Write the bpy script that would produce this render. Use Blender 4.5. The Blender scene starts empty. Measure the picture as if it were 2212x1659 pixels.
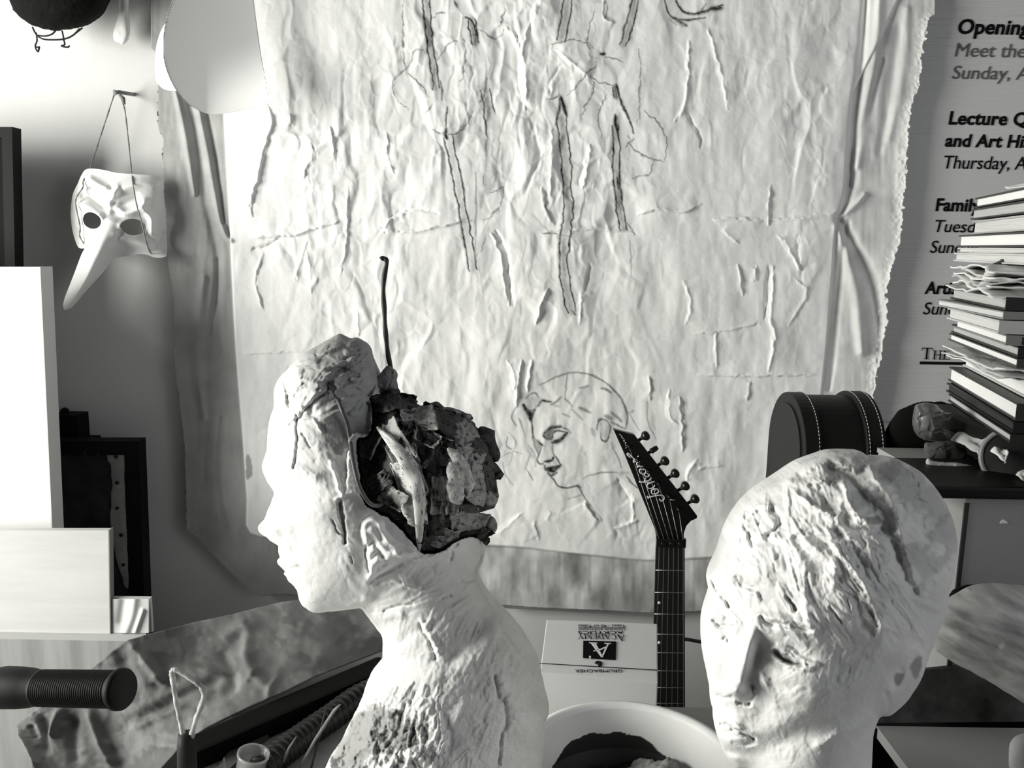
import bpy, bmesh, math
import numpy as np
from mathutils import Vector, Matrix
from math import sin, cos, tan, radians, pi

# ------------------------------------------------------------------ camera, world, light, exposure
FPX = 1800.0; CX = 1106.0; CY = 829.5
PITCH = radians(9.5); ROLL = radians(0.9); CAMZ = 1.45
scene = bpy.context.scene
_f = Vector((0, cos(PITCH), -sin(PITCH))); _u = Vector((0, sin(PITCH), cos(PITCH))); _r = Vector((1, 0, 0))
_r2 = _r * cos(ROLL) + _u * sin(ROLL); _u2 = _u * cos(ROLL) - _r * sin(ROLL)
cam_data = bpy.data.cameras.new('camera'); cam = bpy.data.objects.new('camera', cam_data)
scene.collection.objects.link(cam)
cam.matrix_world = Matrix(((_r2.x, _u2.x, -_f.x, 0), (_r2.y, _u2.y, -_f.y, 0), (_r2.z, _u2.z, -_f.z, CAMZ), (0, 0, 0, 1)))
cam_data.sensor_width = 36.0; cam_data.lens = 36.0 * FPX / 2212.0; cam_data.clip_start = 0.02
scene.camera = cam
world = bpy.data.worlds.new('world'); scene.world = world; world.use_nodes = True
world.node_tree.nodes['Background'].inputs[0].default_value = (0.90, 0.92, 1.0, 1)
world.node_tree.nodes['Background'].inputs[1].default_value = 0.034
vs = scene.view_settings
vs.view_transform = 'Standard'; vs.look = 'None'; vs.gamma = 1.0; vs.exposure = 0.32; vs.use_curve_mapping = False
ld = bpy.data.lights.new('window_light', 'AREA'); ld.shape = 'RECTANGLE'; ld.size = 1.0; ld.size_y = 1.5
ld.energy = 84; ld.color = (1.0, 0.995, 0.94)
lamp = bpy.data.objects.new('window_light', ld); scene.collection.objects.link(lamp)
lamp.location = (-2.38, 0.50, 1.48)
lamp.rotation_euler = Vector((1.0, 0.36, -0.02)).to_track_quat('-Z', 'Y').to_euler()
ld2 = bpy.data.lights.new('added_fill_light', 'AREA'); ld2.shape = 'RECTANGLE'; ld2.size = 1.2; ld2.size_y = 1.2; ld2.energy = 13; ld2.color = (0.94, 0.97, 1.0)  # added fill light from the right front, no source seen there
lamp2 = bpy.data.objects.new('added_fill_light', ld2); scene.collection.objects.link(lamp2); lamp2.location = (2.58, -0.75, 1.9)
lamp2.rotation_euler = Vector((-1.0, 0.45, -0.25)).to_track_quat('-Z', 'Y').to_euler()

# ------------------------------------------------------------------ projection helpers
def at(px, py, Y):
    """world point where the sight line through photo pixel (px,py) meets the vertical plane y=Y (arrays ok)"""
    a = (np.asarray(px, float) - CX) / FPX; b = -(np.asarray(py, float) - CY) / FPX
    dx = _f.x + a * _r2.x + b * _u2.x; dy = _f.y + a * _r2.y + b * _u2.y; dz = _f.z + a * _r2.z + b * _u2.z
    t = np.asarray(Y, float) / dy
    return np.stack([dx * t, dy * t, dz * t + CAMZ], -1)
def pt(px, py, Y): return Vector(at(px, py, Y).tolist())
def atz(px, py, z):
    a = (px - CX) / FPX; b = -(py - CY) / FPX
    d = _f + _r2 * a + _u2 * b
    return d * ((z - CAMZ) / d.z) + Vector((0, 0, CAMZ))
def proj(p):
    q = Vector(p) - Vector((0, 0, CAMZ)); w = q.dot(_f)
    return CX + FPX * q.dot(_r2) / w, CY - FPX * q.dot(_u2) / w
def C(ox, oy, s):
    return lambda *pts: [(ox + x / s, oy + y / s) for x, y in pts]
c_mask = C(0, 0, 2.37); c_low = C(0, 1100, 2.458); c_head = C(540, 540, 2.514); c_neck = C(540, 1060, 2.769)
c_port = C(1050, 780, 3.0725); c_box = C(1150, 1150, 3.259); c_rh = C(1500, 960, 2.374); c_bk = C(1900, 380, 3.949)
c_pl = C(1900, 780, 5.186); c_po = C(1820, 0, 3.949); c_br = C(820, 0, 2.37); c_lf = C(300, 200, 2.765)
c_rf = C(1500, 400, 2.764); c_co = C(1880, 1200, 3.614); c_lb = C(0, 560, 2.242)

# ------------------------------------------------------------------ noise
def _hash(ix, iy, seed):
    h = (ix.astype(np.int64) * 374761393 + iy.astype(np.int64) * 668265263 + seed * 974711) & 0xFFFFFFFF
    h = ((h ^ (h >> 13)) * 1274126177) & 0xFFFFFFFF
    h = ((h ^ (h >> 16)) * 2246822519) & 0xFFFFFFFF
    return ((h ^ (h >> 15)) & 0xFFFFFF) / float(0xFFFFFF)
def vnoise(x, y, seed=0):
    ix = np.floor(x); iy = np.floor(y); fx = x - ix; fy = y - iy
    fx = fx * fx * fx * (fx * (fx * 6 - 15) + 10); fy = fy * fy * fy * (fy * (fy * 6 - 15) + 10)
    a = _hash(ix, iy, seed); b = _hash(ix + 1, iy, seed); c = _hash(ix, iy + 1, seed); d = _hash(ix + 1, iy + 1, seed)
    return (a + (b - a) * fx) * (1 - fy) + (c + (d - c) * fx) * fy
def fbm(x, y, scale, octv=4, seed=0, gain=0.5):
    v = 0; amp = 1; tot = 0; s = 1.0 / scale
    for k in range(octv):
        v = v + amp * vnoise(x * s + 17.3 * k, y * s - 9.1 * k, seed + k * 7); tot += amp; amp *= gain; s *= 2.03
    return v / tot
def ridged(x, y, scale, octv=3, seed=0):
    v = 0; amp = 1; tot = 0; s = 1.0 / scale
    for k in range(octv):
        v = v + amp * (1 - np.abs(2 * vnoise(x * s + 5.7 * k, y * s + 3.3 * k, seed + 11 * k) - 1)); tot += amp; amp *= 0.5; s *= 2.1
    return v / tot
def worley(x, y, scale, seed=0):
    x = x / scale; y = y / scale; ix = np.floor(x); iy = np.floor(y)
    f1 = np.full(x.shape, 9.0); f2 = np.full(x.shape, 9.0); idv = np.zeros(x.shape); dxs = np.zeros(x.shape); dys = np.zeros(x.shape)
    for i in (-1, 0, 1):
        for j in (-1, 0, 1):
            cx = ix + i + _hash(ix + i, iy + j, seed); cy = iy + j + _hash(ix + i, iy + j, seed + 5)
            d = np.hypot(x - cx, y - cy); r = _hash(ix + i, iy + j, seed + 9)
            nearer = d < f1
            f2 = np.where(nearer, f1, np.minimum(f2, d)); idv = np.where(nearer, r, idv)
            dxs = np.where(nearer, x - cx, dxs); dys = np.where(nearer, y - cy, dys); f1 = np.where(nearer, d, f1)
    return f1, f2, idv, dxs, dys
def facets(x, y, scale, seed=0, warp=0.35):
    """crumpled-paper like height: every cell a tilted facet, blended at its edges; about -1..1"""
    wx = x + scale * warp * (fbm(x, y, scale * .8, 2, seed + 31) - .5) * 2; wy = y + scale * warp * (fbm(x, y, scale * .8, 2, seed + 47) - .5) * 2
    f1, f2, idv, dx, dy = worley(wx, wy, scale, seed)
    ang = idv * 6.283 * 7.0
    h = dx * np.cos(ang) + dy * np.sin(ang)
    return h * np.clip((f2 - f1) * 4, 0, 1) + (idv - .5) * .5 * np.clip((f2 - f1) * 6, 0, 1)

# ------------------------------------------------------------------ planar drawing grid
def smooth_poly(P, sub=4, closed=True):
    P = np.array(P, float); n = len(P); out = []
    rng_ = range(n if closed else n - 1)
    for i in rng_:
        if closed: p0, p1, p2, p3 = P[(i - 1) % n], P[i], P[(i + 1) % n], P[(i + 2) % n]
        else: p0, p1, p2, p3 = P[max(i - 1, 0)], P[i], P[i + 1], P[min(i + 2, n - 1)]
        for k in range(sub):
            t = k / sub
            out.append(0.5 * ((2 * p1) + (-p0 + p2) * t + (2 * p0 - 5 * p1 + 4 * p2 - p3) * t * t + (-p0 + 3 * p1 - 3 * p2 + p3) * t ** 3))
    if not closed: out.append(P[-1])
    return np.array(out)
def inside_poly(X, Y, P):
    ins = np.zeros(X.shape, bool); n = len(P)
    for i in range(n):
        x1, y1 = P[i]; x2, y2 = P[(i + 1) % n]
        if y1 == y2: continue
        c = ((y1 > Y) != (y2 > Y)) & (X < (x2 - x1) * (Y - y1) / (y2 - y1) + x1)
        ins ^= c
    return ins
def seg_dist(X, Y, P, closed=False):
    """distance, signed side, parameter 0..1 along the line"""
    n = len(P); best = np.full(X.shape, 1e9); side = np.zeros(X.shape); par = np.zeros(X.shape)
    m = n if closed else n - 1
    L = [math.dist(P[i], P[(i + 1) % n]) for i in range(m)]; tot = sum(L) + 1e-9; acc = 0
    for i in range(m):
        x1, y1 = P[i]; x2, y2 = P[(i + 1) % n]; ex, ey = x2 - x1, y2 - y1; l2 = ex * ex + ey * ey + 1e-9
        t = np.clip(((X - x1) * ex + (Y - y1) * ey) / l2, 0, 1)
        d = np.hypot(X - x1 - t * ex, Y - y1 - t * ey); b = d < best
        best = np.where(b, d, best); side = np.where(b, np.sign((X - x1) * ey - (Y - y1) * ex), side)
        par = np.where(b, (acc + t * L[i]) / tot, par); acc += L[i]
    return best, side, par
def sstep(a, b, x):
    t = np.clip((x - a) / (b - a), 0, 1); return t * t * (3 - 2 * t)
class Grid:
    def __init__(s, x0, y0, x1, y1, step):
        s.x0, s.y0, s.step = x0, y0, step
        s.xs = np.arange(x0, x1 + step * .5, step); s.ys = np.arange(y0, y1 + step * .5, step)
        s.X, s.Y = np.meshgrid(s.xs, s.ys)
        s.shape = s.X.shape
    def zeros(s): return np.zeros(s.shape)
    def win(s, P, pad):
        P = np.array(P); a = P.min(0) - pad; b = P.max(0) + pad
        j0 = int(np.clip((a[0] - s.x0) // s.step, 0, s.shape[1])); j1 = int(np.clip((b[0] - s.x0) // s.step + 2, 0, s.shape[1]))
        i0 = int(np.clip((a[1] - s.y0) // s.step, 0, s.shape[0])); i1 = int(np.clip((b[1] - s.y0) // s.step + 2, 0, s.shape[0]))
        return (slice(i0, i1), slice(j0, j1))
    def stroke(s, A, P, w, amp, taper=0.0, kind='g', sub=4, jit=0.0, mx=False):
        """ridge or groove along a line: g gauss, t sharp tent"""
        P = smooth_poly(P, sub, False) if len(P) > 2 and sub > 1 else np.array(P, float)
        W = s.win(P, w * 3 + 4); X = s.X[W]; Y = s.Y[W]
        if X.size == 0: return
        if jit: X = X + jit * (fbm(X, Y, 12, 2, 3) - .5) * 2; Y = Y + jit * (fbm(X, Y, 12, 2, 8) - .5) * 2
        d, sd, t = seg_dist(X, Y, P)
        ww = w * (1 - taper * np.abs(2 * t - 1) ** 1.5) + 1e-3
        v = np.exp(-(d / ww) ** 2) if kind == 'g' else np.clip(1 - d / (ww * 1.5), 0, 1)
        if mx: A[W] = np.maximum(A[W], amp * v)
        else: A[W] += amp * v
    def ledge(s, A, P, reach, amp, edge=1.5, sub=4, side=1, jit=3.0):
        """a lip: sharp on the line, fading over 'reach' on one side"""
        P = smooth_poly(P, sub, False) if len(P) > 2 else np.array(P, float)
        W = s.win(P, reach * 2.5); X = s.X[W]; Y = s.Y[W]
        if X.size == 0: return
        if jit: X = X + jit * (fbm(X, Y, 14, 2, 3) - .5) * 2; Y = Y + jit * (fbm(X, Y, 14, 2, 8) - .5) * 2
        d, sd, t = seg_dist(X, Y, P); q = d * sd * side
        v = sstep(-edge, edge, q) * np.exp(-np.maximum(q, 0) / reach) * np.clip(np.minimum(t, 1 - t) * 8, 0, 1)
        v = np.where(d > reach * 2.5, 0, v)
        A[W] += amp * v
    def daub(s, A, cx, cy, L, W_, ang, amp, tilt=.5):
        """one smear of plaster: flat-topped, sharper on one side"""
        R = max(L, W_) + 4; W = s.win([(cx - R, cy - R), (cx + R, cy + R)], 0); X = s.X[W]; Y = s.Y[W]
        if X.size == 0: return
        X = X + 5 * (fbm(X, Y, 11, 2, 3) - .5) - cx; Y = Y + 5 * (fbm(X, Y, 11, 2, 8) - .5) - cy; c, q = cos(radians(ang)), sin(radians(ang))
        x = (X * c + Y * q) / L; y = (-X * q + Y * c) / W_
        v = np.clip(1 - x * x - y * y, 0, 1); v = np.sqrt(v) * (1 - tilt * .5 + tilt * .5 * y) * (1 + .25 * np.sin(y * 7 + cx))
        A[W] = np.maximum(A[W], A[W] * .35 + amp * v)
    def bump(s, A, cx, cy, rx, ry, amp, rot=0):
        R = max(rx, ry) * 2.6; W = s.win([(cx - R, cy - R), (cx + R, cy + R)], 0)
        X = s.X[W] - cx; Y = s.Y[W] - cy; c, q = cos(radians(rot)), sin(radians(rot))
        x = X * c + Y * q; y = -X * q + Y * c
        A[W] += amp * np.exp(-(x / rx) ** 2 - (y / ry) ** 2)
    def patch(s, A, P, val, soft=2.0, jit=0.0, mode='mix', sub=4):
        P = smooth_poly(P, sub); W = s.win(P, soft * 3 + jit + 3); X = s.X[W]; Y = s.Y[W]
        if X.size == 0: return
        if jit: X = X + jit * (fbm(X, Y, 16, 3, 13) - .5) * 2; Y = Y + jit * (fbm(X, Y, 16, 3, 28) - .5) * 2
        d = seg_dist(X, Y, P, True)[0]; d = np.where(inside_poly(X, Y, P), d, -d)
        m = sstep(-soft, soft, d)
        if mode == 'mix': A[W] = A[W] * (1 - m) + val * m
        elif mode == 'mul': A[W] *= 1 + (val - 1) * m
        else: A[W] += val * m

# ------------------------------------------------------------------ objects
COL = scene.collection
def link(o, parent=None):
    COL.objects.link(o)
    if parent is not None: o.parent = parent
    return o
def tag(o, label=None, cat=None, group=None, kind=None):
    if label: o['label'] = label
    if cat: o['category'] = cat
    if group: o['group'] = group
    if kind: o['kind'] = kind
    return o
def thing(name, loc, label, cat, group=None):
    o = bpy.data.objects.new(name, None); o.empty_display_size = .02; link(o); o.location = loc
    return tag(o, label, cat, group)
def fast_mesh(name, V, F, mat, parent=None, smooth=True, col=None, uv=None):
    """V (n,3) world coords, F list or array of faces"""
    V = np.asarray(V, float).reshape(-1, 3)
    if parent is not None: V = V - np.array(world_loc(parent))
    me = bpy.data.meshes.new(name)
    if isinstance(F, np.ndarray) and F.ndim == 2:
        nf, k = F.shape; me.vertices.add(len(V)); me.vertices.foreach_set('co', V.ravel())
        me.loops.add(nf * k); me.loops.foreach_set('vertex_index', F.ravel().astype(np.int32))
        me.polygons.add(nf); me.polygons.foreach_set('loop_start', (np.arange(nf) * k).astype(np.int32))
        try: me.polygons.foreach_set('loop_total', np.full(nf, k, np.int32))
        except Exception: pass
        me.update(calc_edges=True); me.validate()
    else:
        me.from_pydata(V.tolist(), [], [list(map(int, f)) for f in F]); me.validate(); me.update()
    if smooth: me.polygons.foreach_set('use_smooth', np.ones(len(me.polygons), bool))
    if col is not None:
        ca = me.color_attributes.new('Col', 'FLOAT_COLOR', 'POINT')
        c = np.asarray(col, float); a = np.ones((len(V), 4)); a[:, :3] = c[:, None] if c.ndim == 1 else c
        ca.data.foreach_set('color', a.ravel())
    if uv is not None:
        ul = me.uv_layers.new(name='UVMap'); vi = np.zeros(len(me.loops), np.int32); me.loops.foreach_get('vertex_index', vi)
        ul.data.foreach_set('uv', np.asarray(uv, float)[vi].ravel())
    if mat is not None: me.materials.append(mat)
    return link(bpy.data.objects.new(name, me), parent)
def world_loc(o):
    l = Vector(o.location)
    while o.parent is not None: o = o.parent; l = l + Vector(o.location)
    return l
def recalc(o):
    bm = bmesh.new(); bm.from_mesh(o.data); bmesh.ops.recalc_face_normals(bm, faces=bm.faces); bm.to_mesh(o.data); bm.free(); return o
def box_bm(bm, c, size, rot=None, bev=0.0):
    """oriented box; rot is a 3x3 whose columns are its axes"""
    R = rot.to_4x4() if rot is not None else Matrix.Identity(4)
    M = Matrix.Translation(c) @ R @ Matrix.Diagonal((size[0], size[1], size[2], 1))
    g = bmesh.ops.create_cube(bm, size=1.0, matrix=M)
    if bev:
        es = list({e for v in g['verts'] for e in v.link_edges})
        bmesh.ops.bevel(bm, geom=es, offset=bev, segments=2, profile=.7, affect='EDGES')
def bm_obj(name, bm, mat, parent=None, smooth=False):
    if parent is not None: bmesh.ops.translate(bm, verts=bm.verts, vec=-world_loc(parent))
    bmesh.ops.recalc_face_normals(bm, faces=bm.faces)
    me = bpy.data.meshes.new(name); bm.to_mesh(me); bm.free()
    if smooth: me.polygons.foreach_set('use_smooth', np.ones(len(me.polygons), bool))
    if mat is not None: me.materials.append(mat)
    return link(bpy.data.objects.new(name, me), parent)
def box(name, lo, hi, mat, parent=None, bev=0.0):
    bm = bmesh.new(); lo = Vector(lo); hi = Vector(hi); box_bm(bm, (lo + hi) / 2, hi - lo, None, bev)
    return bm_obj(name, bm, mat, parent)
def obox(name, c, size, rot, mat, parent=None, bev=0.0):
    bm = bmesh.new(); box_bm(bm, Vector(c), size, rot, bev); return bm_obj(name, bm, mat, parent)
def prism_bm(bm, pts, vec):
    """polygon of world points pushed along vec"""
    a = [bm.verts.new(Vector(p)) for p in pts]; b = [bm.verts.new(Vector(p) + Vector(vec)) for p in pts]; n = len(a)
    bm.faces.new(a); bm.faces.new(list(reversed(b)))
    for i in range(n): bm.faces.new((a[i], b[i], b[(i + 1) % n], a[(i + 1) % n]))
def tube_arr(P, R, seg=10, cap=True):
    P = [Vector(p) for p in P]; n = len(P); R = [R] * n if not hasattr(R, '__len__') else list(R)
    V = []; F = []; up = Vector((.13, .31, .94)); prev = None
    for i in range(n):
        t = (P[min(i + 1, n - 1)] - P[max(i - 1, 0)]).normalized()
        a = (up - t * up.dot(t)) if prev is None else (prev - t * prev.dot(t))
        if a.length < 1e-4: a = Vector((1, 0, 0)) - t * t.x
        a.normalize(); prev = a; b = t.cross(a)
        for k in range(seg):
            q = 2 * pi * k / seg; V.append(P[i] + (a * cos(q) + b * sin(q)) * R[i])
    for i in range(n - 1):
        for k in range(seg):
            F.append((i * seg + k, i * seg + (k + 1) % seg, (i + 1) * seg + (k + 1) % seg, (i + 1) * seg + k))
    if cap: F.append(tuple(reversed(range(seg)))); F.append(tuple(range((n - 1) * seg, n * seg)))
    return V, F
def tube(name, P, R, mat, parent=None, seg=10, col=None):
    V, F = tube_arr(P, R, seg); o = fast_mesh(name, [tuple(v) for v in V], F, mat, parent, True, col); recalc(o); return o
def curve3(P, n):
    P = np.array(P, float); Q = smooth_poly(P, max(2, n), False); return [Vector(q) for q in Q]
def lathe(name, prof, c, mat, parent=None, seg=64, axis=None, col=None, wob=None):
    """profile of (radius, height) turned about an axis through c"""
    R = axis.to_track_quat('Z', 'Y').to_matrix() if axis is not None else Matrix.Identity(3)
    V = []; F = []; n = len(prof)
    for i, (r, h) in enumerate(prof):
        for k in range(seg):
            q = 2 * pi * k / seg; rr = r + (wob(i, q) if wob else 0)
            V.append(tuple(Vector(c) + R @ Vector((rr * cos(q), rr * sin(q), h))))
    for i in range(n - 1):
        for k in range(seg): F.append((i * seg + k, i * seg + (k + 1) % seg, (i + 1) * seg + (k + 1) % seg, (i + 1) * seg + k))
    F.append(tuple(reversed(range(seg)))); F.append(tuple(range((n - 1) * seg, n * seg)))
    return recalc(fast_mesh(name, V, F, mat, parent, True, col))

def poisson(mask, step):
    """solve lap(u) = -1 inside, 0 outside, coarse to fine"""
    levels = []; m = mask
    while min(m.shape) > 24 and len(levels) < 6:
        levels.append(m); a = m[:m.shape[0] // 2 * 2, :m.shape[1] // 2 * 2]
        m = (a[::2, ::2].astype(int) + a[1::2, ::2] + a[::2, 1::2] + a[1::2, 1::2]) >= 2
    levels.append(m); u = np.zeros(m.shape)
    for k in range(len(levels) - 1, -1, -1):
        m = levels[k]; s = step * 2 ** k
        if u.shape != m.shape:
            up = np.repeat(np.repeat(u, 2, 0), 2, 1); w = np.zeros(m.shape); w[:up.shape[0], :up.shape[1]] = up[:m.shape[0], :m.shape[1]]; u = w * m
        for _ in range(260 if k else 160):
            p = np.pad(u, 1); u = np.where(m, (p[:-2, 1:-1] + p[2:, 1:-1] + p[1:-1, :-2] + p[1:-1, 2:] + s * s) * .25, 0)
    return u
class Relief:
    """solid whose outline is a traced closed line at its own distance, swelling to real thickness front and back"""
    def __init__(s, outline, Y0, step=2.0, sub=4, jit=0.0, jscale=14, holes=()):
        P = smooth_poly(outline, sub)
        if jit:
            n = len(P); k = np.arange(n); P = P + jit * (np.stack([fbm(P[:, 0], P[:, 1], jscale, 3, 61), fbm(P[:, 0], P[:, 1], jscale, 3, 77)], 1) - .5) * 2
        lo = P.min(0) - 3 * step; hi = P.max(0) + 3 * step
        s.g = Grid(lo[0], lo[1], hi[0], hi[1], step); s.Y0 = Y0; s.k = Y0 / FPX; X, Y = s.g.X, s.g.Y
        d = seg_dist(X, Y, P, True)[0]; s.d0 = np.where(inside_poly(X, Y, P), d, -d); s.d = s.d0.copy()
        u = poisson(s.d0 > 0, step); s.base = np.sqrt(4 * np.maximum(u, 0))
        for h in holes:
            H = smooth_poly(h, 4); dh = seg_dist(X, Y, H, True)[0]; s.d = np.minimum(s.d, np.where(inside_poly(X, Y, H), -dh, dh))
    def build(s, name, front, back, mat, parent=None, col=None, shell=None):
        g = s.g; d = s.d; X = g.X.copy(); Y = g.Y.copy(); ins = d > 0
        p = np.pad(ins, 1); near = np.zeros(ins.shape, bool)
        for i in (0, 1, 2):
            for j in (0, 1, 2): near |= p[i:i + ins.shape[0], j:j + ins.shape[1]]
        snap = near & ~ins; act = ins | snap
        gy, gx = np.gradient(d, g.step); gl = np.hypot(gx, gy) + 1e-6
        X = np.where(snap, X - d * gx / gl, X); Y = np.where(snap, Y - d * gy / gl, Y)
        c = act[:-1, :-1] & act[1:, :-1] & act[:-1, 1:] & act[1:, 1:] & (ins[:-1, :-1] | ins[1:, :-1] | ins[:-1, 1:] | ins[1:, 1:])
        used = np.zeros(act.shape, bool); used[:-1, :-1] |= c; used[1:, :-1] |= c; used[:-1, 1:] |= c; used[1:, 1:] |= c
        fi = np.full(act.shape, -1); nf = int(used.sum()); fi[used] = np.arange(nf)
        if shell is None:
            f = np.where(snap, 0, front); b = np.where(snap, 0, back)
            sep = used & ~snap; bi = fi.copy(); nb = int(sep.sum()); bi[sep] = nf + np.arange(nb)
            VF = at(X[used], Y[used], s.Y0 - f[used] * s.k)
            VB = at(X[sep], Y[sep], np.full(nb, s.Y0)); VB[:, 1] += b[sep] * s.k
        else:
            f = front; sep = used; nb = nf; bi = fi + nf * (fi >= 0)
            VF = at(X[used], Y[used], s.Y0 - f[used] * s.k); VB = at(X[sep], Y[sep], s.Y0 - f[sep] * s.k + shell)
        V = np.concatenate([VF, VB])
        Q = np.stack([fi[:-1, :-1][c], fi[1:, :-1][c], fi[1:, 1:][c], fi[:-1, 1:][c]], 1)
        B = np.stack([bi[:-1, :-1][c], bi[:-1, 1:][c], bi[1:, 1:][c], bi[1:, :-1][c]], 1)
        F = np.concatenate([Q, B])
        if shell is not None:
            e = np.concatenate([Q[:, [0, 1]], Q[:, [1, 2]], Q[:, [2, 3]], Q[:, [3, 0]]]); key = np.sort(e, 1); key = key[:, 0] * 10000000 + key[:, 1]
            uq, first, cnt = np.unique(key, return_index=True, return_counts=True); e = e[first[cnt == 1]]
            F = np.concatenate([F, np.stack([e[:, 1], e[:, 0], e[:, 0] + nf, e[:, 1] + nf], 1)])
        cc = None
        if col is not None: cc = np.concatenate([col[used], col[sep]])
        return fast_mesh(name, V, F, mat, parent, True, cc)
    def depth(s, h, px, py):
        j = int(np.clip((px - s.g.x0) / s.g.step, 0, s.g.shape[1] - 1)); i = int(np.clip((py - s.g.y0) / s.g.step, 0, s.g.shape[0] - 1))
        return s.Y0 - h[i, j] * s.k

# ------------------------------------------------------------------ materials
def mat(name, c=.8, rough=.85, spec=.25, vcol=False, var=0.0, vscale=8, bump=0.0, bscale=60, stretch=None, metal=0, coords='Object', bdist=.002, trans=0):
    m = bpy.data.materials.new(name); m.use_nodes = True; nt = m.node_tree; N = nt.nodes; L = nt.links
    b = N['Principled BSDF']; b.inputs['Roughness'].default_value = rough; b.inputs['Specular IOR Level'].default_value = spec; b.inputs['Metallic'].default_value = metal
    if trans: b.inputs['Transmission Weight'].default_value = trans
    col = (c, c, c * .985, 1) if not hasattr(c, '__len__') else (*c, 1)
    tc = N.new('ShaderNodeTexCoord'); vec = tc.outputs[coords]
    if stretch:
        mp = N.new('ShaderNodeMapping'); mp.inputs['Scale'].default_value = stretch; L.new(vec, mp.inputs[0]); vec = mp.outputs[0]
    out = None
    if vcol:
        a = N.new('ShaderNodeVertexColor'); a.layer_name = 'Col'; mx = N.new('ShaderNodeMix'); mx.data_type = 'RGBA'; mx.blend_type = 'MULTIPLY'; mx.inputs[0].default_value = 1
        mx.inputs[6].default_value = col; L.new(a.outputs[0], mx.inputs[7]); out = mx.outputs[2]
    if var:
        n = N.new('ShaderNodeTexNoise'); n.inputs['Scale'].default_value = vscale; n.inputs['Detail'].default_value = 6; n.inputs['Roughness'].default_value = .65; L.new(vec, n.inputs[0])
        r = N.new('ShaderNodeMapRange'); r.inputs[1].default_value = .3; r.inputs[2].default_value = .7; r.inputs[3].default_value = 1 - var; r.inputs[4].default_value = 1; L.new(n.outputs[0], r.inputs[0])
        mx = N.new('ShaderNodeMix'); mx.data_type = 'RGBA'; mx.blend_type = 'MULTIPLY'; mx.inputs[0].default_value = 1
        if out is None: mx.inputs[6].default_value = col
        else: L.new(out, mx.inputs[6])
        L.new(r.outputs[0], mx.inputs[7]); out = mx.outputs[2]
    if out is None: b.inputs['Base Color'].default_value = col
    else: L.new(out, b.inputs['Base Color'])
    if bump:
        n = N.new('ShaderNodeTexNoise'); n.inputs['Scale'].default_value = bscale; n.inputs['Detail'].default_value = 5; n.inputs['Roughness'].default_value = .6; L.new(vec, n.inputs[0])
        bp = N.new('ShaderNodeBump'); bp.inputs['Strength'].default_value = bump; bp.inputs['Distance'].default_value = bdist; L.new(n.outputs[0], bp.inputs['Height']); L.new(bp.outputs[0], b.inputs['Normal'])
    return m
def news_mat(name, paper=.5, ink=.03, rows=9):
    m = bpy.data.materials.new(name); m.use_nodes = True; nt = m.node_tree; N = nt.nodes; L = nt.links; b = N['Principled BSDF']
    b.inputs['Roughness'].default_value = .9; b.inputs['Specular IOR Level'].default_value = .1
    uv = N.new('ShaderNodeUVMap'); sp = N.new('ShaderNodeSeparateXYZ'); L.new(uv.outputs[0], sp.inputs[0])
    def M(op, a, bb=None):
        n = N.new('ShaderNodeMath'); n.operation = op
        for i, q in enumerate((a, bb)):
            if q is None: continue
            if isinstance(q, (int, float)): n.inputs[i].default_value = q
            else: L.new(q, n.inputs[i])
        return n.outputs[0]
    v = M('MULTIPLY', sp.outputs[1], rows); fl = M('FLOOR', v); fr = M('FRACT', v); row = M('LESS_THAN', M('ABSOLUTE', M('SUBTRACT', fr, .5)), .28)
    cb = N.new('ShaderNodeCombineXYZ'); L.new(M('MULTIPLY', sp.outputs[0], 34), cb.inputs[0]); L.new(M('MULTIPLY', fl, 7.31), cb.inputs[1])
    n1 = N.new('ShaderNodeTexNoise'); n1.inputs['Scale'].default_value = 1.3; n1.inputs['Detail'].default_value = 3; L.new(cb.outputs[0], n1.inputs[0])
    word = M('GREATER_THAN', n1.outputs[0], .47)
    n2 = N.new('ShaderNodeTexNoise'); n2.inputs['Scale'].default_value = 3.2; n2.inputs['Detail'].default_value = 1; L.new(uv.outputs[0], n2.inputs[0])
    pic = M('GREATER_THAN', n2.outputs[0], .69); txt = M('LESS_THAN', n2.outputs[0], .45)
    t = M('MULTIPLY', M('MULTIPLY', row, word), M('MULTIPLY', txt, .8)); t2 = M('MAXIMUM', t, M('MULTIPLY', pic, .85))
    mx = N.new('ShaderNodeMix'); mx.data_type = 'RGBA'; mx.inputs[6].default_value = (paper, paper, paper * .97, 1); mx.inputs[7].default_value = (ink, ink, ink * 1.1, 1); L.new(t2, mx.inputs[0])
    L.new(mx.outputs[2], b.inputs['Base Color']); return m
def wood_mat(name, c=.6, var=.25, stretch=(30, 30, 2), rough=.6):
    return mat(name, c, rough, .3, var=var, vscale=1.0, stretch=stretch, bump=.15, bscale=1.0)
M_wall = mat('painted_plaster_wall', .70, .9, .2, var=.06, vscale=5, bump=.12, bscale=220)
M_black = mat('matte_black', .004, .7, .12)
M_ink = mat('black_lettering', .008, .9, .05)
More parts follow.
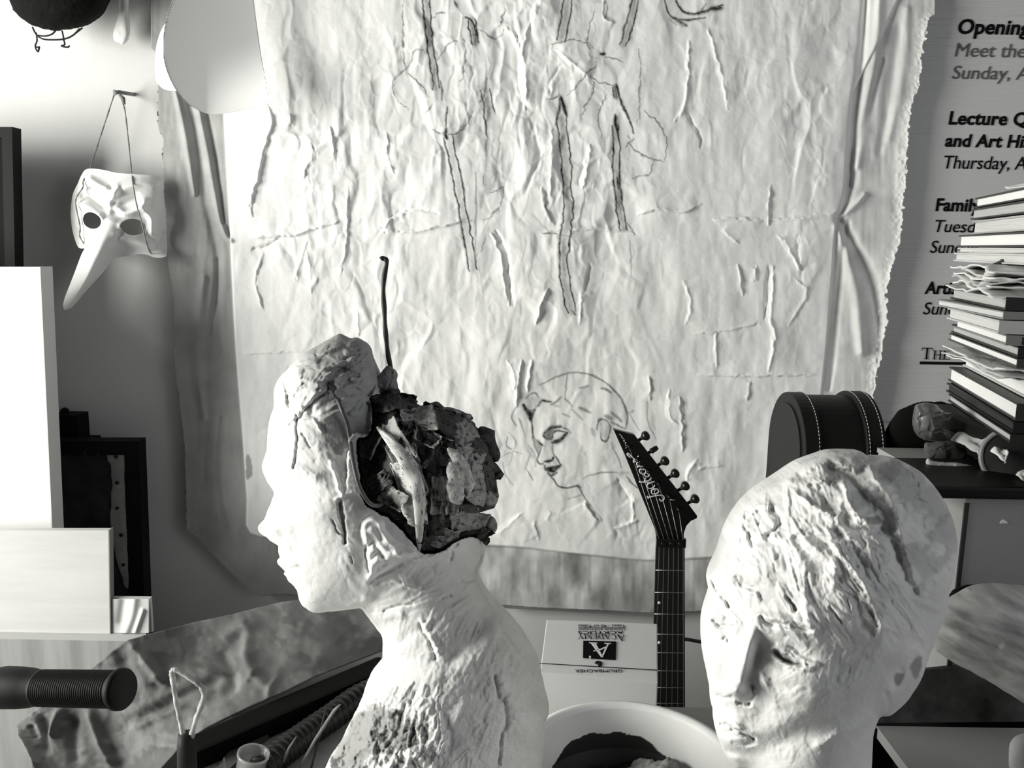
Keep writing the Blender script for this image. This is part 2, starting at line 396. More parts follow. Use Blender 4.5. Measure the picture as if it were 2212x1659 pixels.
# ================================================================== the room
def struct(o): o['kind'] = 'structure'; return o
WY = 1.80
struct(box('wall_back', (-2.5, WY, 0), (2.6, WY + .1, 3.2), M_wall))
bm = bmesh.new()
for lo, hi in (((-2.5, -1.6, 0), (-2.4, WY, .70)), ((-2.5, -1.6, 2.26), (-2.4, WY, 3.2)), ((-2.5, -1.6, .70), (-2.4, .02, 2.26)), ((-2.5, 1.10, .70), (-2.4, WY, 2.26))):
    box_bm(bm, (Vector(lo) + Vector(hi)) / 2, Vector(hi) - Vector(lo))
struct(bm_obj('wall_left', bm, M_wall))
bm = bmesh.new()
for lo, hi in (((-2.51, .02, .70), (-2.39, 1.10, .73)), ((-2.51, .02, 2.23), (-2.39, 1.10, 2.26)), ((-2.51, .02, .73), (-2.39, .05, 2.23)), ((-2.51, 1.07, .73), (-2.39, 1.10, 2.23)), ((-2.48, .545, .73), (-2.44, .575, 2.23))):
    box_bm(bm, (Vector(lo) + Vector(hi)) / 2, Vector(hi) - Vector(lo))
struct(bm_obj('window_1', bm, mat('window_paint', .8, .5)))
bm = bmesh.new()
for lo, hi in (((2.6, -1.6, 0), (2.7, WY, 1.28)), ((2.6, -1.6, 2.52), (2.7, WY, 3.2)), ((2.6, -1.6, 1.28), (2.7, -1.37, 2.52)), ((2.6, -.13, 1.28), (2.7, WY, 2.52))):
    box_bm(bm, (Vector(lo) + Vector(hi)) / 2, Vector(hi) - Vector(lo))
struct(bm_obj('wall_right', bm, M_wall))  # unseen right wall, built to hold the added fill window
bm = bmesh.new()
for lo, hi in (((2.59, -1.37, 1.28), (2.71, -.13, 1.31)), ((2.59, -1.37, 2.49), (2.71, -.13, 2.52)), ((2.59, -1.37, 1.31), (2.71, -1.34, 2.49)), ((2.59, -.16, 1.31), (2.71, -.13, 2.49))):
    box_bm(bm, (Vector(lo) + Vector(hi)) / 2, Vector(hi) - Vector(lo))
struct(bm_obj('added_fill_window', bm, bpy.data.materials['window_paint']))  # unseen window added round the fill light
struct(box('floor', (-2.5, -1.6, -.1), (2.6, WY, 0), wood_mat('floor_boards', .22, .4, (3, 40, 3))))

# ================================================================== the painted canvas hung on the wall
def build_canvas():
    YC = 1.765
    outl = [(338, -70), (342, 120), (340, 262), (352, 300), (350, 340), (357, 420), (361, 560), (374, 640), (376, 760), (386, 860), (398, 960), (402, 1060), (403, 1136), (420, 1158), (545, 1279), (600, 1283), (700, 1286), (820, 1292),
            (1046, 1297), (1084, 1306), (1180, 1313), (1300, 1318), (1420, 1324), (1540, 1318), (1660, 1316), (1790, 1312), (1830, 1200), (1862, 1000), (1888, 840), (1897, 790), (1908, 735), (1917, 690), (1913, 640), (1926, 580), (1944, 520), (1950, 450), (1957, 360), (1962, 300), (1966, 240), (1984, 180), (1994, 110), (2003, 40), (2008, -70)]
    g = Grid(326, -74, 2020, 1334, 2.0); X, Y = g.X, g.Y; P = smooth_poly(outl, 3)
    jx = X + np.where(X > 1700, 7, 2) * (fbm(X, Y, 7, 3, 61) - .5) * 2
    d = seg_dist(jx, Y, P, True)[0]; d = np.where(inside_poly(jx, Y, P), d, -d)
    field = smooth_poly([(455, -120), (478, 60), (484, 250), (496, 480), (503, 650), (512, 800), (525, 960), (533, 1080), (541, 1152), (640, 1160), (820, 1166), (1050, 1178), (1130, 1183), (1200, 1191), (1320, 1204), (1420, 1211), (1540, 1204), (1680, 1200), (1745, 1010), (1776, 840), (1795, 640), (1806, 480), (1822, 430), (1841, 200), (1856, -120)], 3)
    df = seg_dist(X, Y, field, True)[0]; df = np.where(inside_poly(X, Y, field), df, -df); inf = sstep(-2, 2, df)
    H = g.zeros()
    # broad sag, fine crumple
    H += 12 * (fbm(X, Y * .45, 170, 3, 5) - .5) + 9 * inf * (fbm(X, Y * .4, 62, 3, 9) - .5)
    dens = .35 + 1.0 * sstep(.40, .62, fbm(X, Y, 260, 2, 91)) + .9 * np.exp(-((X - 1170) / 190.) ** 2) * np.exp(-((Y - 420) / 420.) ** 2)
    dens *= np.where(df > 0, sstep(0, 70, df), 0)
    r = ridged(X + 26 * (fbm(X, Y, 60, 2, 3) - .5), Y * .55 + 26 * (fbm(X, Y, 60, 2, 4) - .5), 64, 3, 21)
    H += dens * 1.8 * (sstep(.45, .98, r) - .3)
    H += dens * 4.6 * facets(X, Y * .55, 78, 5) + dens * 1.3 * facets(X, Y * .7, 34, 15)
    H += .8 * (fbm(X, Y, 14, 3, 71) - .5) * inf
    H += 7 * sstep(-3, 3, df)                                     # the painted cloth lies on a wider raw cloth
    raw = 1 - inf
    H += raw * 5 * (fbm(X, Y * .18, 30, 3, 33) - .5) + raw * 1.8 * (fbm(X, Y, 30, 3, 34) - .5)
    def cr(pts, w, a, **k): g.stroke(H, pts, w, a, **k)
    # long creases traced from the cloth
    for f, pts, w, a in (
        (c_br, [(650, 140), (690, 200), (730, 300), (745, 450), (745, 560)], 9, 9), (c_br, [(690, 110), (715, 240), (715, 380), (725, 500)], 9, -7), (c_br, [(800, 30), (770, 100), (735, 220), (725, 330)], 8, 6),
        (c_br, [(600, 1180), (650, 1290), (668, 1420), (685, 1560)], 8, -8), (c_br, [(575, 1195), (625, 1310), (645, 1440), (660, 1560)], 7, 7),
        (c_br, [(830, 960), (850, 1050), (890, 1150)], 7, 6), (c_br, [(880, 660), (875, 800), (870, 1000)], 10, 6), (c_br, [(1040, 960), (1060, 830), (1075, 740)], 6, 8), (c_br, [(1020, 950), (1045, 820)], 6, -6),
        (c_br, [(0, 1170), (160, 1190), (330, 1155), (470, 1130)], 6, 7), (c_br, [(30, 1130), (140, 1075), (300, 1090)], 6, -6), (c_br, [(840, 1190), (1000, 1175), (1180, 1180), (1300, 1195)], 6, 6), (c_br, [(1320, 1100), (1420, 1075), (1560, 1085), (1640, 1040)], 6, 7),
        (c_br, [(1580, 210), (1575, 400), (1560, 540), (1510, 620)], 6, 7), (c_br, [(1680, 150), (1760, 430), (1780, 560)], 6, 5), (c_br, [(1560, 560), (1640, 700), (1640, 760)], 6, -5),
        (c_br, [(1150, 0), (1155, 90), (1200, 110)], 7, 6), (c_br, [(900, 250), (990, 330), (1080, 400)], 7, 6), (c_br, [(930, 330), (880, 420), (870, 480)], 7, -6),
        (c_br, [(860, 1480), (830, 1560), (800, 1659)], 7, 8), (c_br, [(1030, 1500), (1020, 1659)], 6, 6), (c_br, [(1080, 1350), (1050, 1500)], 6, -5), (c_br, [(1560, 1440), (1590, 1560), (1570, 1659)], 6, 5),
        (c_lf, [(765, 70), (795, 180), (750, 330), (710, 520), (670, 640), (675, 740)], 5, 7), (c_lf, [(905, 130), (920, 200)], 5, 5), (c_lf, [(1020, 300), (1045, 380), (1000, 450), (985, 520)], 5, 6), (c_lf, [(1140, 200), (1165, 330), (1175, 410)], 5, 6),
        (c_lf, [(1480, 240), (1480, 400), (1525, 480)], 5, 7), (c_lf, [(660, 865), (800, 862), (940, 850), (1010, 825), (1200, 770)], 5, 8), (c_lf, [(670, 935), (780, 905), (850, 860)], 5, -6), (c_lf, [(1460, 835), (1490, 760), (1590, 720)], 5, 7),
        (c_lf, [(1000, 890), (950, 1040), (930, 1130)], 6, 5), (c_lf, [(740, 960), (700, 1120), (740, 1300)], 6, 5), (c_lf, [(1005, 950), (1025, 1200)], 4, 5), (c_lf, [(1245, 560), (1248, 860), (1200, 1100)], 5, 4), (c_lf, [(620, 1560), (800, 1555), (990, 1545)], 3, 4), (c_lf, [(1300, 1300), (1308, 1460)], 4, 4),
        (c_rf, [(455, 0), (450, 110), (445, 240)], 5, 7), (c_rf, [(450, 200), (560, 200), (700, 190), (860, 150)], 5, 7), (c_rf, [(110, 210), (250, 195), (400, 210)], 6, 6), (c_rf, [(160, 265), (260, 350)], 3, 5), (c_rf, [(500, 300), (560, 380), (630, 510)], 6, 7), (c_rf, [(620, 300), (630, 480)], 6, -5),
        (c_rf, [(470, 490), (460, 640), (450, 800), (475, 900), (440, 1110)], 7, 8), (c_rf, [(440, 480), (430, 640), (420, 800)], 6, -6), (c_rf, [(260, 470), (285, 590), (285, 660)], 5, 6), (c_rf, [(370, 480), (372, 570)], 5, 6), (c_rf, [(125, 880), (130, 1090)], 4, 5), (c_rf, [(0, 890), (130, 880), (400, 820)], 4, 4),
        (c_rf, [(20, 1135), (300, 1140), (500, 1135), (740, 1135)], 4, 5), (c_rf, [(340, 1170), (310, 1290)], 4, 5), (c_rf, [(600, 560), (680, 640), (560, 840)], 6, 4),
        (c_port, [(140, 0), (180, 100), (190, 190)], 6, 6), (c_port, [(300, 0), (275, 130), (270, 200)], 7, 8), (c_port, [(240, 0), (220, 150), (205, 300)], 8, 7), (c_port, [(1085, 100), (1095, 260)], 4, 5), (c_port, [(1215, 190), (1210, 360), (1270, 420)], 5, 5), (c_port, [(1280, 240), (1310, 430), (1300, 600)], 7, 6), (c_port, [(1400, 650), (1340, 730), (1330, 800)], 5, 6), (c_port, [(1400, 720), (1567, 690)], 4, 4),
        (c_port, [(660, 930), (700, 1010), (760, 1060)], 10, 7), (c_port, [(880, 780), (930, 860), (970, 920)], 9, -6), (c_port, [(860, 1110), (930, 1080), (1000, 1060)], 8, 5), (c_port, [(975, 880), (968, 1090)], 4, 5), (c_port, [(420, 990), (395, 1060)], 5, 4), (c_port, [(240, 1010), (130, 1090), (60, 1150)], 7, 5), (c_port, [(320, 1060), (350, 1180)], 7, 4)):
        q = f(*pts); cr(q, w * .8, a * .34, taper=.7, jit=3.0); g.ledge(H, q, 3.2 * w, a * .62, 1.6, side=1 if (q[0][0] * 7 + q[0][1]) % 2 > .8 else -1, jit=4)
    # folds of the raw border
    for pts, w, a in (([(405, 200), (428, 330), (446, 440), (465, 520), (472, 600), (455, 720)], 10, -6), ([(424, 210), (448, 330), (470, 450), (484, 500), (497, 520)], 8, 8), ([(380, 200), (402, 300), (420, 420)], 8, 7), ([(445, 230), (470, 380), (482, 480)], 7, -5), ([(470, 560), (470, 650), (478, 760)], 7, -3), ([(440, 600), (425, 760), (440, 900)], 12, 6), ([(480, 900), (470, 1040), (490, 1140)], 7, -5),
                     ([(1815, 478), (1850, 545), (1880, 610), (1898, 680), (1903, 760)], 15, -16), ([(1812, 490), (1832, 560), (1852, 650), (1862, 760)], 15, 11), ([(1812, 470), (1845, 445), (1868, 420)], 7, 8), ([(1820, 460), (1838, 400), (1850, 330), (1880, 230), (1905, 130)], 12, -8), ([(1870, 0), (1862, 120), (1846, 260), (1836, 400)], 10, -10), ([(1900, 0), (1890, 130), (1870, 250), (1850, 360)], 14, 9), ([(1940, 60), (1925, 200), (1900, 330)], 14, -4), ([(1960, 20), (1950, 150), (1920, 300)], 14, 5), ([(1832, 480), (1808, 640), (1800, 760), (1790, 840)], 9, -7)):
        cr(pts, w, a, taper=.4)
    H *= sstep(0, 26, d) * .5 + .5
    H += np.where(X > 1700, 9 * np.exp(-np.maximum(d, 0) / 9) * sstep(0, 200, X - 1700), 0)
    # albedo: primed and painted cloth, raw cloth round it, and the drawing
    A = .90 - .05 * (fbm(X, Y, 90, 4, 44) - .5) * 2
    rawc = np.where(X > 1500, .74, .38) * (1 - .18 * (fbm(X, Y, 40, 4, 55) - .5) * 2)  # raw border: shaded left darkened, lit right lightened in the colour
    rawb = .50 + .42 * (fbm(X, Y * .6, 46, 4, 66) - .5) * 2; rawb = np.clip(rawb, .26, .72)
    rawc = np.where((Y > 1160) & (X > 640) & (df < 0), rawb, rawc)
    A = A * inf + rawc * (1 - inf)
    g.patch(A, c_lb((1190, 955), (1215, 960), (1222, 1020), (1215, 1055), (1195, 1060)), .42, 2, 3)
    D = g.zeros()                                                # ink and pencil: 0 none .. 1 black
    def ln(pts, w, a, jit=2.0, taper=.4): g.stroke(D, pts, w, a, taper=taper, jit=jit, mx=True)
    def fill(pts, a, soft=1.5, jit=2.0): g.patch(D, pts, a, soft, jit)
    rng = np.random.RandomState(4)
    def limb(pts, w, shade, edge, caps=()):
        S = smooth_poly(pts, 5, False); T = np.gradient(S, axis=0); Nn = np.stack([-T[:, 1], T[:, 0]], 1) / (np.hypot(T[:, 0], T[:, 1])[:, None] + 1e-6)
        wd = w * .5 * (.85 + .3 * rng.rand(len(S)))[:, None]
        l = S + Nn * wd; r_ = S - Nn * wd
        g.stroke(D, pts, w * .5, shade * 1.9, mx=True, taper=.1)
        for q in (l, r_): g.stroke(D, q, 2.3, min(1, edge * 1.6), mx=True, taper=.2, sub=1, jit=2.5)
        g.stroke(D, l[len(l) // 3:], 4.0, edge * .8, mx=True, taper=.9, sub=1, jit=2)
    B = c_br
    limb(B((238, 0), (250, 140), (265, 270), (285, 400), (292, 455)), 13, .16, .75)
    limb(B((350, 700), (380, 830), (410, 990), (435, 1130), (460, 1270), (478, 1385)), 17, .14, .72)
    limb(B((470, 100), (482, 170), (490, 225)), 15, .35, .8)
    limb(B((540, 460), (560, 560), (570, 680), (570, 780)), 20, .30, .6); limb(B((590, 640), (575, 800), (560, 950)), 24, .42, .45)
    limb(B((965, 0), (950, 90), (928, 210)), 18, .25, .8)
    limb(B((930, 600), (940, 700), (955, 820), (960, 960), (968, 1080), (950, 1210), (940, 1330), (955, 1470), (985, 1600)), 19, .24, .72)
    limb(B((1308, 0), (1285, 110), (1245, 235)), 15, .2, .8)
    limb(B((1208, 640), (1212, 760), (1212, 900), (1225, 1040), (1250, 1180)), 13, .2, .75)
    limb(B((1205, 440), (1212, 500)), 10, .4, .9)
    for pts, w, a in ((((340, 660), (338, 690), (345, 710)), 5, 1), (((348, 545), (342, 600), (338, 655)), 2, .9), (((440, 90), (465, 100), (488, 140), (495, 220)), 3, .95), (((385, 10), (395, 35)), 3, .9), (((930, 500), (945, 560), (955, 590)), 5, 1), (((925, 500), (918, 560), (905, 640)), 3, .9), (((1205, 590), (1212, 640), (1222, 680)), 4, 1), (((1210, 430), (1235, 520), (1270, 590), (1300, 680)), 2.6, .95), (((1218, 910), (1222, 970)), 3, 1), (((1130, 275), (1155, 275)), 3, 1),
                      (((1520, 0), (1545, 50), (1600, 72), (1660, 60), (1700, 45), (1755, 25)), 3, .95), (((1460, 0), (1480, 70), (1530, 100), (1600, 100), (1665, 90)), 2.2, .9), (((1510, 90), (1530, 110), (1570, 130)), 4, .8), (((1700, 45), (1750, 40)), 5, .9), (((1640, 65), (1670, 20)), 1.6, .7), (((1540, 120), (1570, 125), (1545, 135)), 1.5, .6), (((1480, 90), (1520, 130)), 1.2, .5), (((985, 1590), (1000, 1610)), 3, .8), (((310, 410), (320, 460), (318, 515)), 2, .8),
                      (((545, 400), (540, 470), (515, 520)), 2.4, .8), (((495, 880), (493, 1100), (490, 1310)), 1.5, .6), (((550, 770), (545, 830)), 3, .7), (((560, 930), (530, 1000), (520, 1060)), 5, .35), (((545, 1200), (520, 1290)), 1.5, .6), (((1280, 1230), (1290, 1360), (1285, 1420)), 1.3, .45), (((830, 980), (850, 1060), (880, 1140)), 2.2, .6)):
        ln(B(*pts), w * 1.25, a)
    for pts in (((255, 90), (300, 70), (340, 65)), ((400, 210), (360, 220), (320, 270), (300, 310)), ((430, 190), (440, 300), (430, 380), (410, 420)), ((245, 270), (190, 260), (150, 330), (70, 420), (95, 520), (150, 560)), ((150, 370), (200, 430), (260, 500)), ((500, 140), (550, 185), (610, 190), (640, 150)), ((260, 660), (350, 690), (440, 650), (480, 560)), ((270, 540), (240, 580)), ((1110, 290), (1090, 350), (960, 490)), ((1160, 285), (1250, 325)), ((1085, 380), (1120, 420), (1195, 430)), ((1085, 390), (1090, 470), (1030, 580)), ((1160, 480), (1120, 590), (1140, 710)),
                ((1100, 60), (1060, 200), (1090, 290)), ((880, 230), (1000, 200), (1100, 240)), ((1270, 700), (1330, 790), (1460, 830)), ((1350, 560), (1460, 680), (1460, 830)), ((1400, 830), (1380, 890), (1290, 910)), ((1330, 250), (1335, 500), (1320, 640)), ((120, 0), (125, 330)), ((930, 490), (860, 510)), ((640, 40), (620, 140)), ((1165, 30), (1150, 90)), ((1300, 700), (1260, 760)), ((830, 1190), (1000, 1210)), ((560, 1000), (640, 960), (600, 1090)), ((1200, 1000), (1300, 1200)), ((540, 1130), (610, 1060))):
        ln(B(*pts), 1.6, .72, jit=5)
    Pt = c_port
    for pts, w, a in ((((355, 160), (430, 125), (540, 80), (640, 78), (740, 105), (820, 165)), 1.4, .55), (((820, 165), (880, 225), (920, 300), (938, 380), (930, 440)), 2.2, .6), (((690, 90), (790, 140), (850, 200)), 1.6, .5),
                      (((330, 320), (308, 380), (305, 440), (315, 500), (330, 540)), 1.5, .8), (((250, 290), (275, 340), (300, 400)), 5, .9), (((262, 250), (300, 215), (335, 215), (350, 270), (320, 320)), 2.0, .55), (((290, 300), (310, 260), (330, 300)), 4, .4), (((345, 300), (370, 260), (400, 265), (430, 270)), 2.6, .75), (((430, 290), (470, 270), (500, 240)), 2.2, .55), (((540, 70), (530, 160), (525, 260)), 1.2, .5),
                      (((620, 180), (680, 165)), 2.2, .45), (((620, 310), (660, 325), (690, 340)), 3.5, .5), (((760, 180), (790, 185), (830, 210)), 2.5, .55), (((500, 350), (560, 370)), 2, .35), (((570, 320), (640, 390)), 2, .35), (((830, 340), (870, 370), (900, 400)), 3, .5), (((830, 400), (880, 430), (930, 450)), 2, .5), (((450, 290), (480, 300)), 4, .3), (((520, 250), (560, 280), (570, 300)), 2, .4),
                      (((385, 500), (400, 470), (440, 443), (495, 436)), 4.5, .95), (((380, 495), (400, 510), (430, 512)), 3.5, .8), (((495, 436), (540, 455), (560, 480)), 2, .5), (((440, 500), (445, 478), (480, 462), (525, 472)), 2, .75), (((440, 540), (470, 536), (500, 515), (535, 478)), 4.5, 1.0), (((450, 530), (480, 522), (520, 495)), 3, .9), (((425, 520), (440, 500)), 3, .7),
                      (((312, 500), (325, 530), (350, 545), (372, 560)), 3.5, .9), (((320, 540), (335, 590), (350, 620)), 3, .55), (((365, 575), (345, 630), (338, 655), (355, 682), (382, 680)), 1.6, .75), (((440, 540), (442, 590), (448, 640)), 1.5, .5), (((385, 668), (410, 664), (440, 655), (445, 640)), 3.0, .9), (((390, 690), (395, 720)), 2.6, .7), (((450, 630), (470, 650), (492, 690)), 1.8, .65), (((448, 660), (470, 690)), 5, .25),
                      (((400, 715), (430, 712), (460, 705), (495, 690)), 3.4, .95), (((405, 722), (440, 733), (470, 715), (490, 698)), 3.2, .85), (((410, 740), (432, 760), (470, 738)), 2.6, .75), (((425, 760), (450, 790), (475, 828), (530, 842), (580, 834), (615, 828)), 1.6, .75), (((580, 830), (610, 828), (625, 845)), 2.6, .6), (((610, 835), (640, 880), (662, 925)), 1.3, .6), (((545, 920), (600, 900), (640, 880)), 1.1, .4), (((640, 780), (700, 755), (790, 738), (870, 742)), 1.4, .5),
                      (((735, 455), (742, 415), (780, 388), (815, 410), (822, 470), (800, 530), (770, 522), (760, 470)), 1.8, .7), (((765, 420), (790, 410), (800, 450), (785, 490)), 3.2, .6), (((770, 440), (775, 490)), 4, .5), (((790, 365), (830, 380)), 5, .45), (((700, 450), (720, 490)), 5, .3), (((745, 400), (770, 380)), 3, .6),
                      (((850, 590), (880, 650), (900, 710)), 1.4, .5), (((930, 765), (960, 800), (1005, 842)), 1.6, .6), (((830, 540), (850, 590)), 3, .3), (((880, 750), (940, 740)), 4, .25), (((780, 640), (790, 700)), 6, .2),
                      (((200, 300), (172, 370), (200, 430)), 1.6, .5), (((140, 500), (133, 560), (170, 582)), 1.4, .5), (((150, 470), (200, 540), (160, 640)), 1, .35), (((110, 670), (130, 760), (180, 825)), 1.1, .4), (((270, 725), (312, 790)), 1.4, .5), (((240, 300), (270, 420), (260, 540), (310, 640)), 4, .22), (((220, 380), (260, 500)), 2, .4), (((300, 600), (260, 720)), 2, .35), (((100, 640), (180, 600), (240, 620)), 1, .35), (((180, 620), (150, 690)), 1, .3), (((280, 560), (320, 620), (330, 700)), 2.4, .35),
                      (((1070, 270), (1075, 400), (1130, 520)), 1, .4), (((940, 330), (1000, 430), (1020, 460)), 1.1, .4), (((960, 340), (980, 330)), 2.5, .35)):
        ln(Pt(*pts), w * 1.15 + .25, min(1, a * 1.25), jit=1.5)
    fill(Pt((252, 300), (285, 320), (330, 322), (312, 350), (300, 400), (290, 370), (262, 340)), .92)
    fill(Pt((398, 712), (430, 705), (495, 690), (470, 716), (440, 732), (410, 726)), .9, 1)
    fill(Pt((385, 490), (405, 468), (440, 445), (450, 455), (430, 490), (435, 515), (405, 510)), .6, 1.5)
    fill(Pt((312, 505), (350, 545), (372, 562), (365, 580), (340, 590), (322, 550)), .5, 2)
    for f, pts, a in ((c_port, ((760, 410), (800, 400), (815, 450), (790, 510), (765, 500)), .22), (c_port, ((300, 330), (330, 300), (360, 250), (300, 230), (270, 260)), .3), (c_br, ((560, 620), (610, 610), (600, 850), (570, 980), (540, 960)), .32), (c_br, ((890, 400), (930, 330), (920, 480)), .18)):
        fill(f(*pts), a, 6)
    D *= .85 + .4 * fbm(X, Y, 5, 2, 19)
    A = A * (1 - np.clip(D, 0, 1) * .985)
    # mesh
    ins = d > 0; p_ = np.pad(ins, 1); nr_ = np.zeros(ins.shape, bool)
    for i in (0, 1, 2):
        for j in (0, 1, 2): nr_ |= p_[i:i + ins.shape[0], j:j + ins.shape[1]]
    snap = nr_ & ~ins; gy, gx = np.gradient(d, g.step); gl = np.hypot(gx, gy) + 1e-6; mv = np.clip(-d, 0, 3)
    X = np.where(snap, X + mv * gx / gl, X); Y = np.where(snap, Y + mv * gy / gl, Y)
    act = ins | snap; c = act[:-1, :-1] & act[1:, :-1] & act[:-1, 1:] & act[1:, 1:]
    used = np.zeros(act.shape, bool); used[:-1, :-1] |= c; used[1:, :-1] |= c; used[:-1, 1:] |= c; used[1:, 1:] |= c
    fi = np.full(act.shape, -1); fi[used] = np.arange(used.sum())
    V = at(X[used], Y[used], YC - H[used] * .00098)
    Q = np.stack([fi[:-1, :-1][c], fi[1:, :-1][c], fi[1:, 1:][c], fi[:-1, 1:][c]], 1)
    m = mat('canvas_cloth', 1.0, .9, .12, vcol=True, bump=.18, bscale=900)
    root = thing('painted_canvas', pt(1100, 600, YC), 'large creased white canvas hung on the wall with ink limbs and a sketched face', 'painting')
    cl = fast_mesh('cloth', V, Q, m, root, True, A[used])
    sm = cl.modifiers.new('thickness', 'SOLIDIFY'); sm.thickness = .0015; sm.offset = -1
    pa, pb = pt(1082, 1305, 1.772), pt(1410, 1322, 1.772)
    ax = (pb - pa).normalized(); R = Matrix((ax, Vector((0, 1, 0)), ax.cross(Vector((0, 1, 0))))).transposed()
    obox('hanging_batten', (pa + pb) / 2, ((pb - pa).length, .01, .014), R, wood_mat('batten_wood', .25, .4, (4, 40, 40)), root)
build_canvas()

# ================================================================== event poster with lettering
def text_mesh(body, cap_h, shear=0.0, bold=0.0):
    cu = bpy.data.curves.new('t', 'FONT'); cu.body = body; cu.size = 1.0; cu.shear = shear; cu.offset = bold; cu.resolution_u = 4; cu.extrude = .004; cu.space_character = 1.0 + bold * 1.5
    o = bpy.data.objects.new('t', cu); COL.objects.link(o); dg = bpy.context.evaluated_depsgraph_get(); dg.update()
    me = bpy.data.meshes.new_from_object(o.evaluated_get(dg)); bpy.data.objects.remove(o)
    n = len(me.vertices); co = np.zeros(n * 3); me.vertices.foreach_get('co', co); return me, co.reshape(-1, 3)
_H = text_mesh('H', 1)[1]; CAP = _H[:, 1].max()
def put_text(name, body, org, ex, ey, cap, width, parent, m, shear=0, bold=0, lift=None):
    """lettering: origin at left end of the baseline, ex along it, ey up; cap height and width in metres"""
    me, co = text_mesh(body, cap, shear, bold); x0, x1 = co[:, 0].min(), co[:, 0].max()
    ex = Vector(ex).normalized(); ey = Vector(ey).normalized(); nz = ex.cross(ey) if lift is None else lift
    sx = width / (x1 - x0); sy = cap / CAP
    o = np.array(org) - (np.array(world_loc(parent)) if parent else 0)
    V = o + ((co[:, 0] - x0) * sx)[:, None] * np.array(ex) + (co[:, 1] * sy)[:, None] * np.array(ey) + (co[:, 2] * .05)[:, None] * np.array(nz)
    me.vertices.foreach_set('co', V.ravel()); me.update(); me.materials.clear(); me.materials.append(m)
    return link(bpy.data.objects.new(name, me), parent)
def serif_caps(name, org, ex, ey, glyphs, parent, m, th=.001):
    """roman capitals from bars: every glyph is (x offset, scale, list of quads) in cap-height units"""
    bm = bmesh.new(); ex = Vector(ex).normalized(); ey = Vector(ey).normalized(); nz = ex.cross(ey)
    for ox, sc, quads in glyphs:
        for q in quads: prism_bm(bm, [Vector(org) + ex * (ox + x * sc) + ey * (y * sc) for x, y in q], nz * th)
    return bm_obj(name, bm, m, parent)
def bar(x0, y0, x1, y1): return [(x0, y0), (x1, y0), (x1, y1), (x0, y1)]
GL = {'T': [bar(.40, 0, .54, 1), bar(.28, 0, .66, .05), bar(.02, .94, .92, 1), [(.02, .94), (.07, .94), (.05, .76), (.02, .74)], [(.87, .94), (.92, .94), (.92, .74), (.89, .76)]],
      'H': [bar(.12, 0, .26, 1), bar(.74, 0, .88, 1), bar(.02, 0, .36, .05), bar(.64, 0, .98, .05), bar(.02, .95, .36, 1), bar(.64, .95, .98, 1), bar(.26, .48, .74, .55)],
      'E': [bar(.12, 0, .27, 1), bar(.02, 0, .78, .05), bar(.02, .95, .74, 1), bar(.27, .48, .58, .54), [(.73, 0), (.78, 0), (.82, .26), (.78, .26)], [(.69, 1), (.74, 1), (.74, .76), (.70, .76)], bar(.55, .38, .59, .64)],
      'A': [[(.06, 0), (.13, 0), (.50, 1), (.44, 1)], [(.74, 0), (.92, 0), (.54, 1), (.42, 1)], bar(.0, 0, .26, .05), bar(.62, 0, 1.0, .05), bar(.24, .32, .72, .38)],
      'C': [[(.80, .84), (.60, .97), (.38, .99), (.40, .93), (.58, .91)], [(.38, .99), (.15, .86), (.04, .5), (.20, .5), (.26, .8), (.42, .93)], [(.04, .5), (.15, .14), (.38, .01), (.42, .07), (.26, .2), (.20, .5)], [(.38, .01), (.62, .02), (.84, .18), (.80, .21), (.6, .09), (.40, .07)], bar(.78, .70, .82, .98)],
      'D': [bar(.12, 0, .27, 1), bar(.02, 0, .5, .05), bar(.02, .95, .5, 1), [(.48, 1), (.80, .84), (.92, .5), (.76, .5), (.66, .82), (.46, .95)], [(.92, .5), (.80, .16), (.48, 0), (.46, .05), (.66, .18), (.76, .5)]],
      'M': [bar(.10, 0, .16, 1), bar(.98, 0, 1.12, 1), bar(.0, 0, .28, .05), bar(.86, 0, 1.24, .05), bar(0, .95, .2, 1), bar(1.0, .95, 1.24, 1), [(.10, 1), (.26, 1), (.66, .1), (.58, 0)], [(.58, 0), (.62, .05), (1.04, 1), (.98, 1)]],
      'Y': [bar(.42, 0, .56, .48), bar(.30, 0, .68, .05), [(.06, 1), (.24, 1), (.56, .46), (.42, .44)], [(.80, 1), (.88, 1), (.56, .50), (.50, .44)], bar(0, .95, .34, 1), bar(.68, .95, .98, 1)]}
GW = {'T': .94, 'H': 1.02, 'E': .86, 'A': 1.0, 'C': .92, 'D': .98, 'M': 1.26, 'Y': .98}
def serif_word(word, cap, small=None, gap=.06):
    out = []; x = 0
    for i, ch in enumerate(word):
        s = cap if (i == 0 or small is None) else small
        out.append((x, s, GL[ch])); x += s * (GW[ch] + gap)
    return out, x
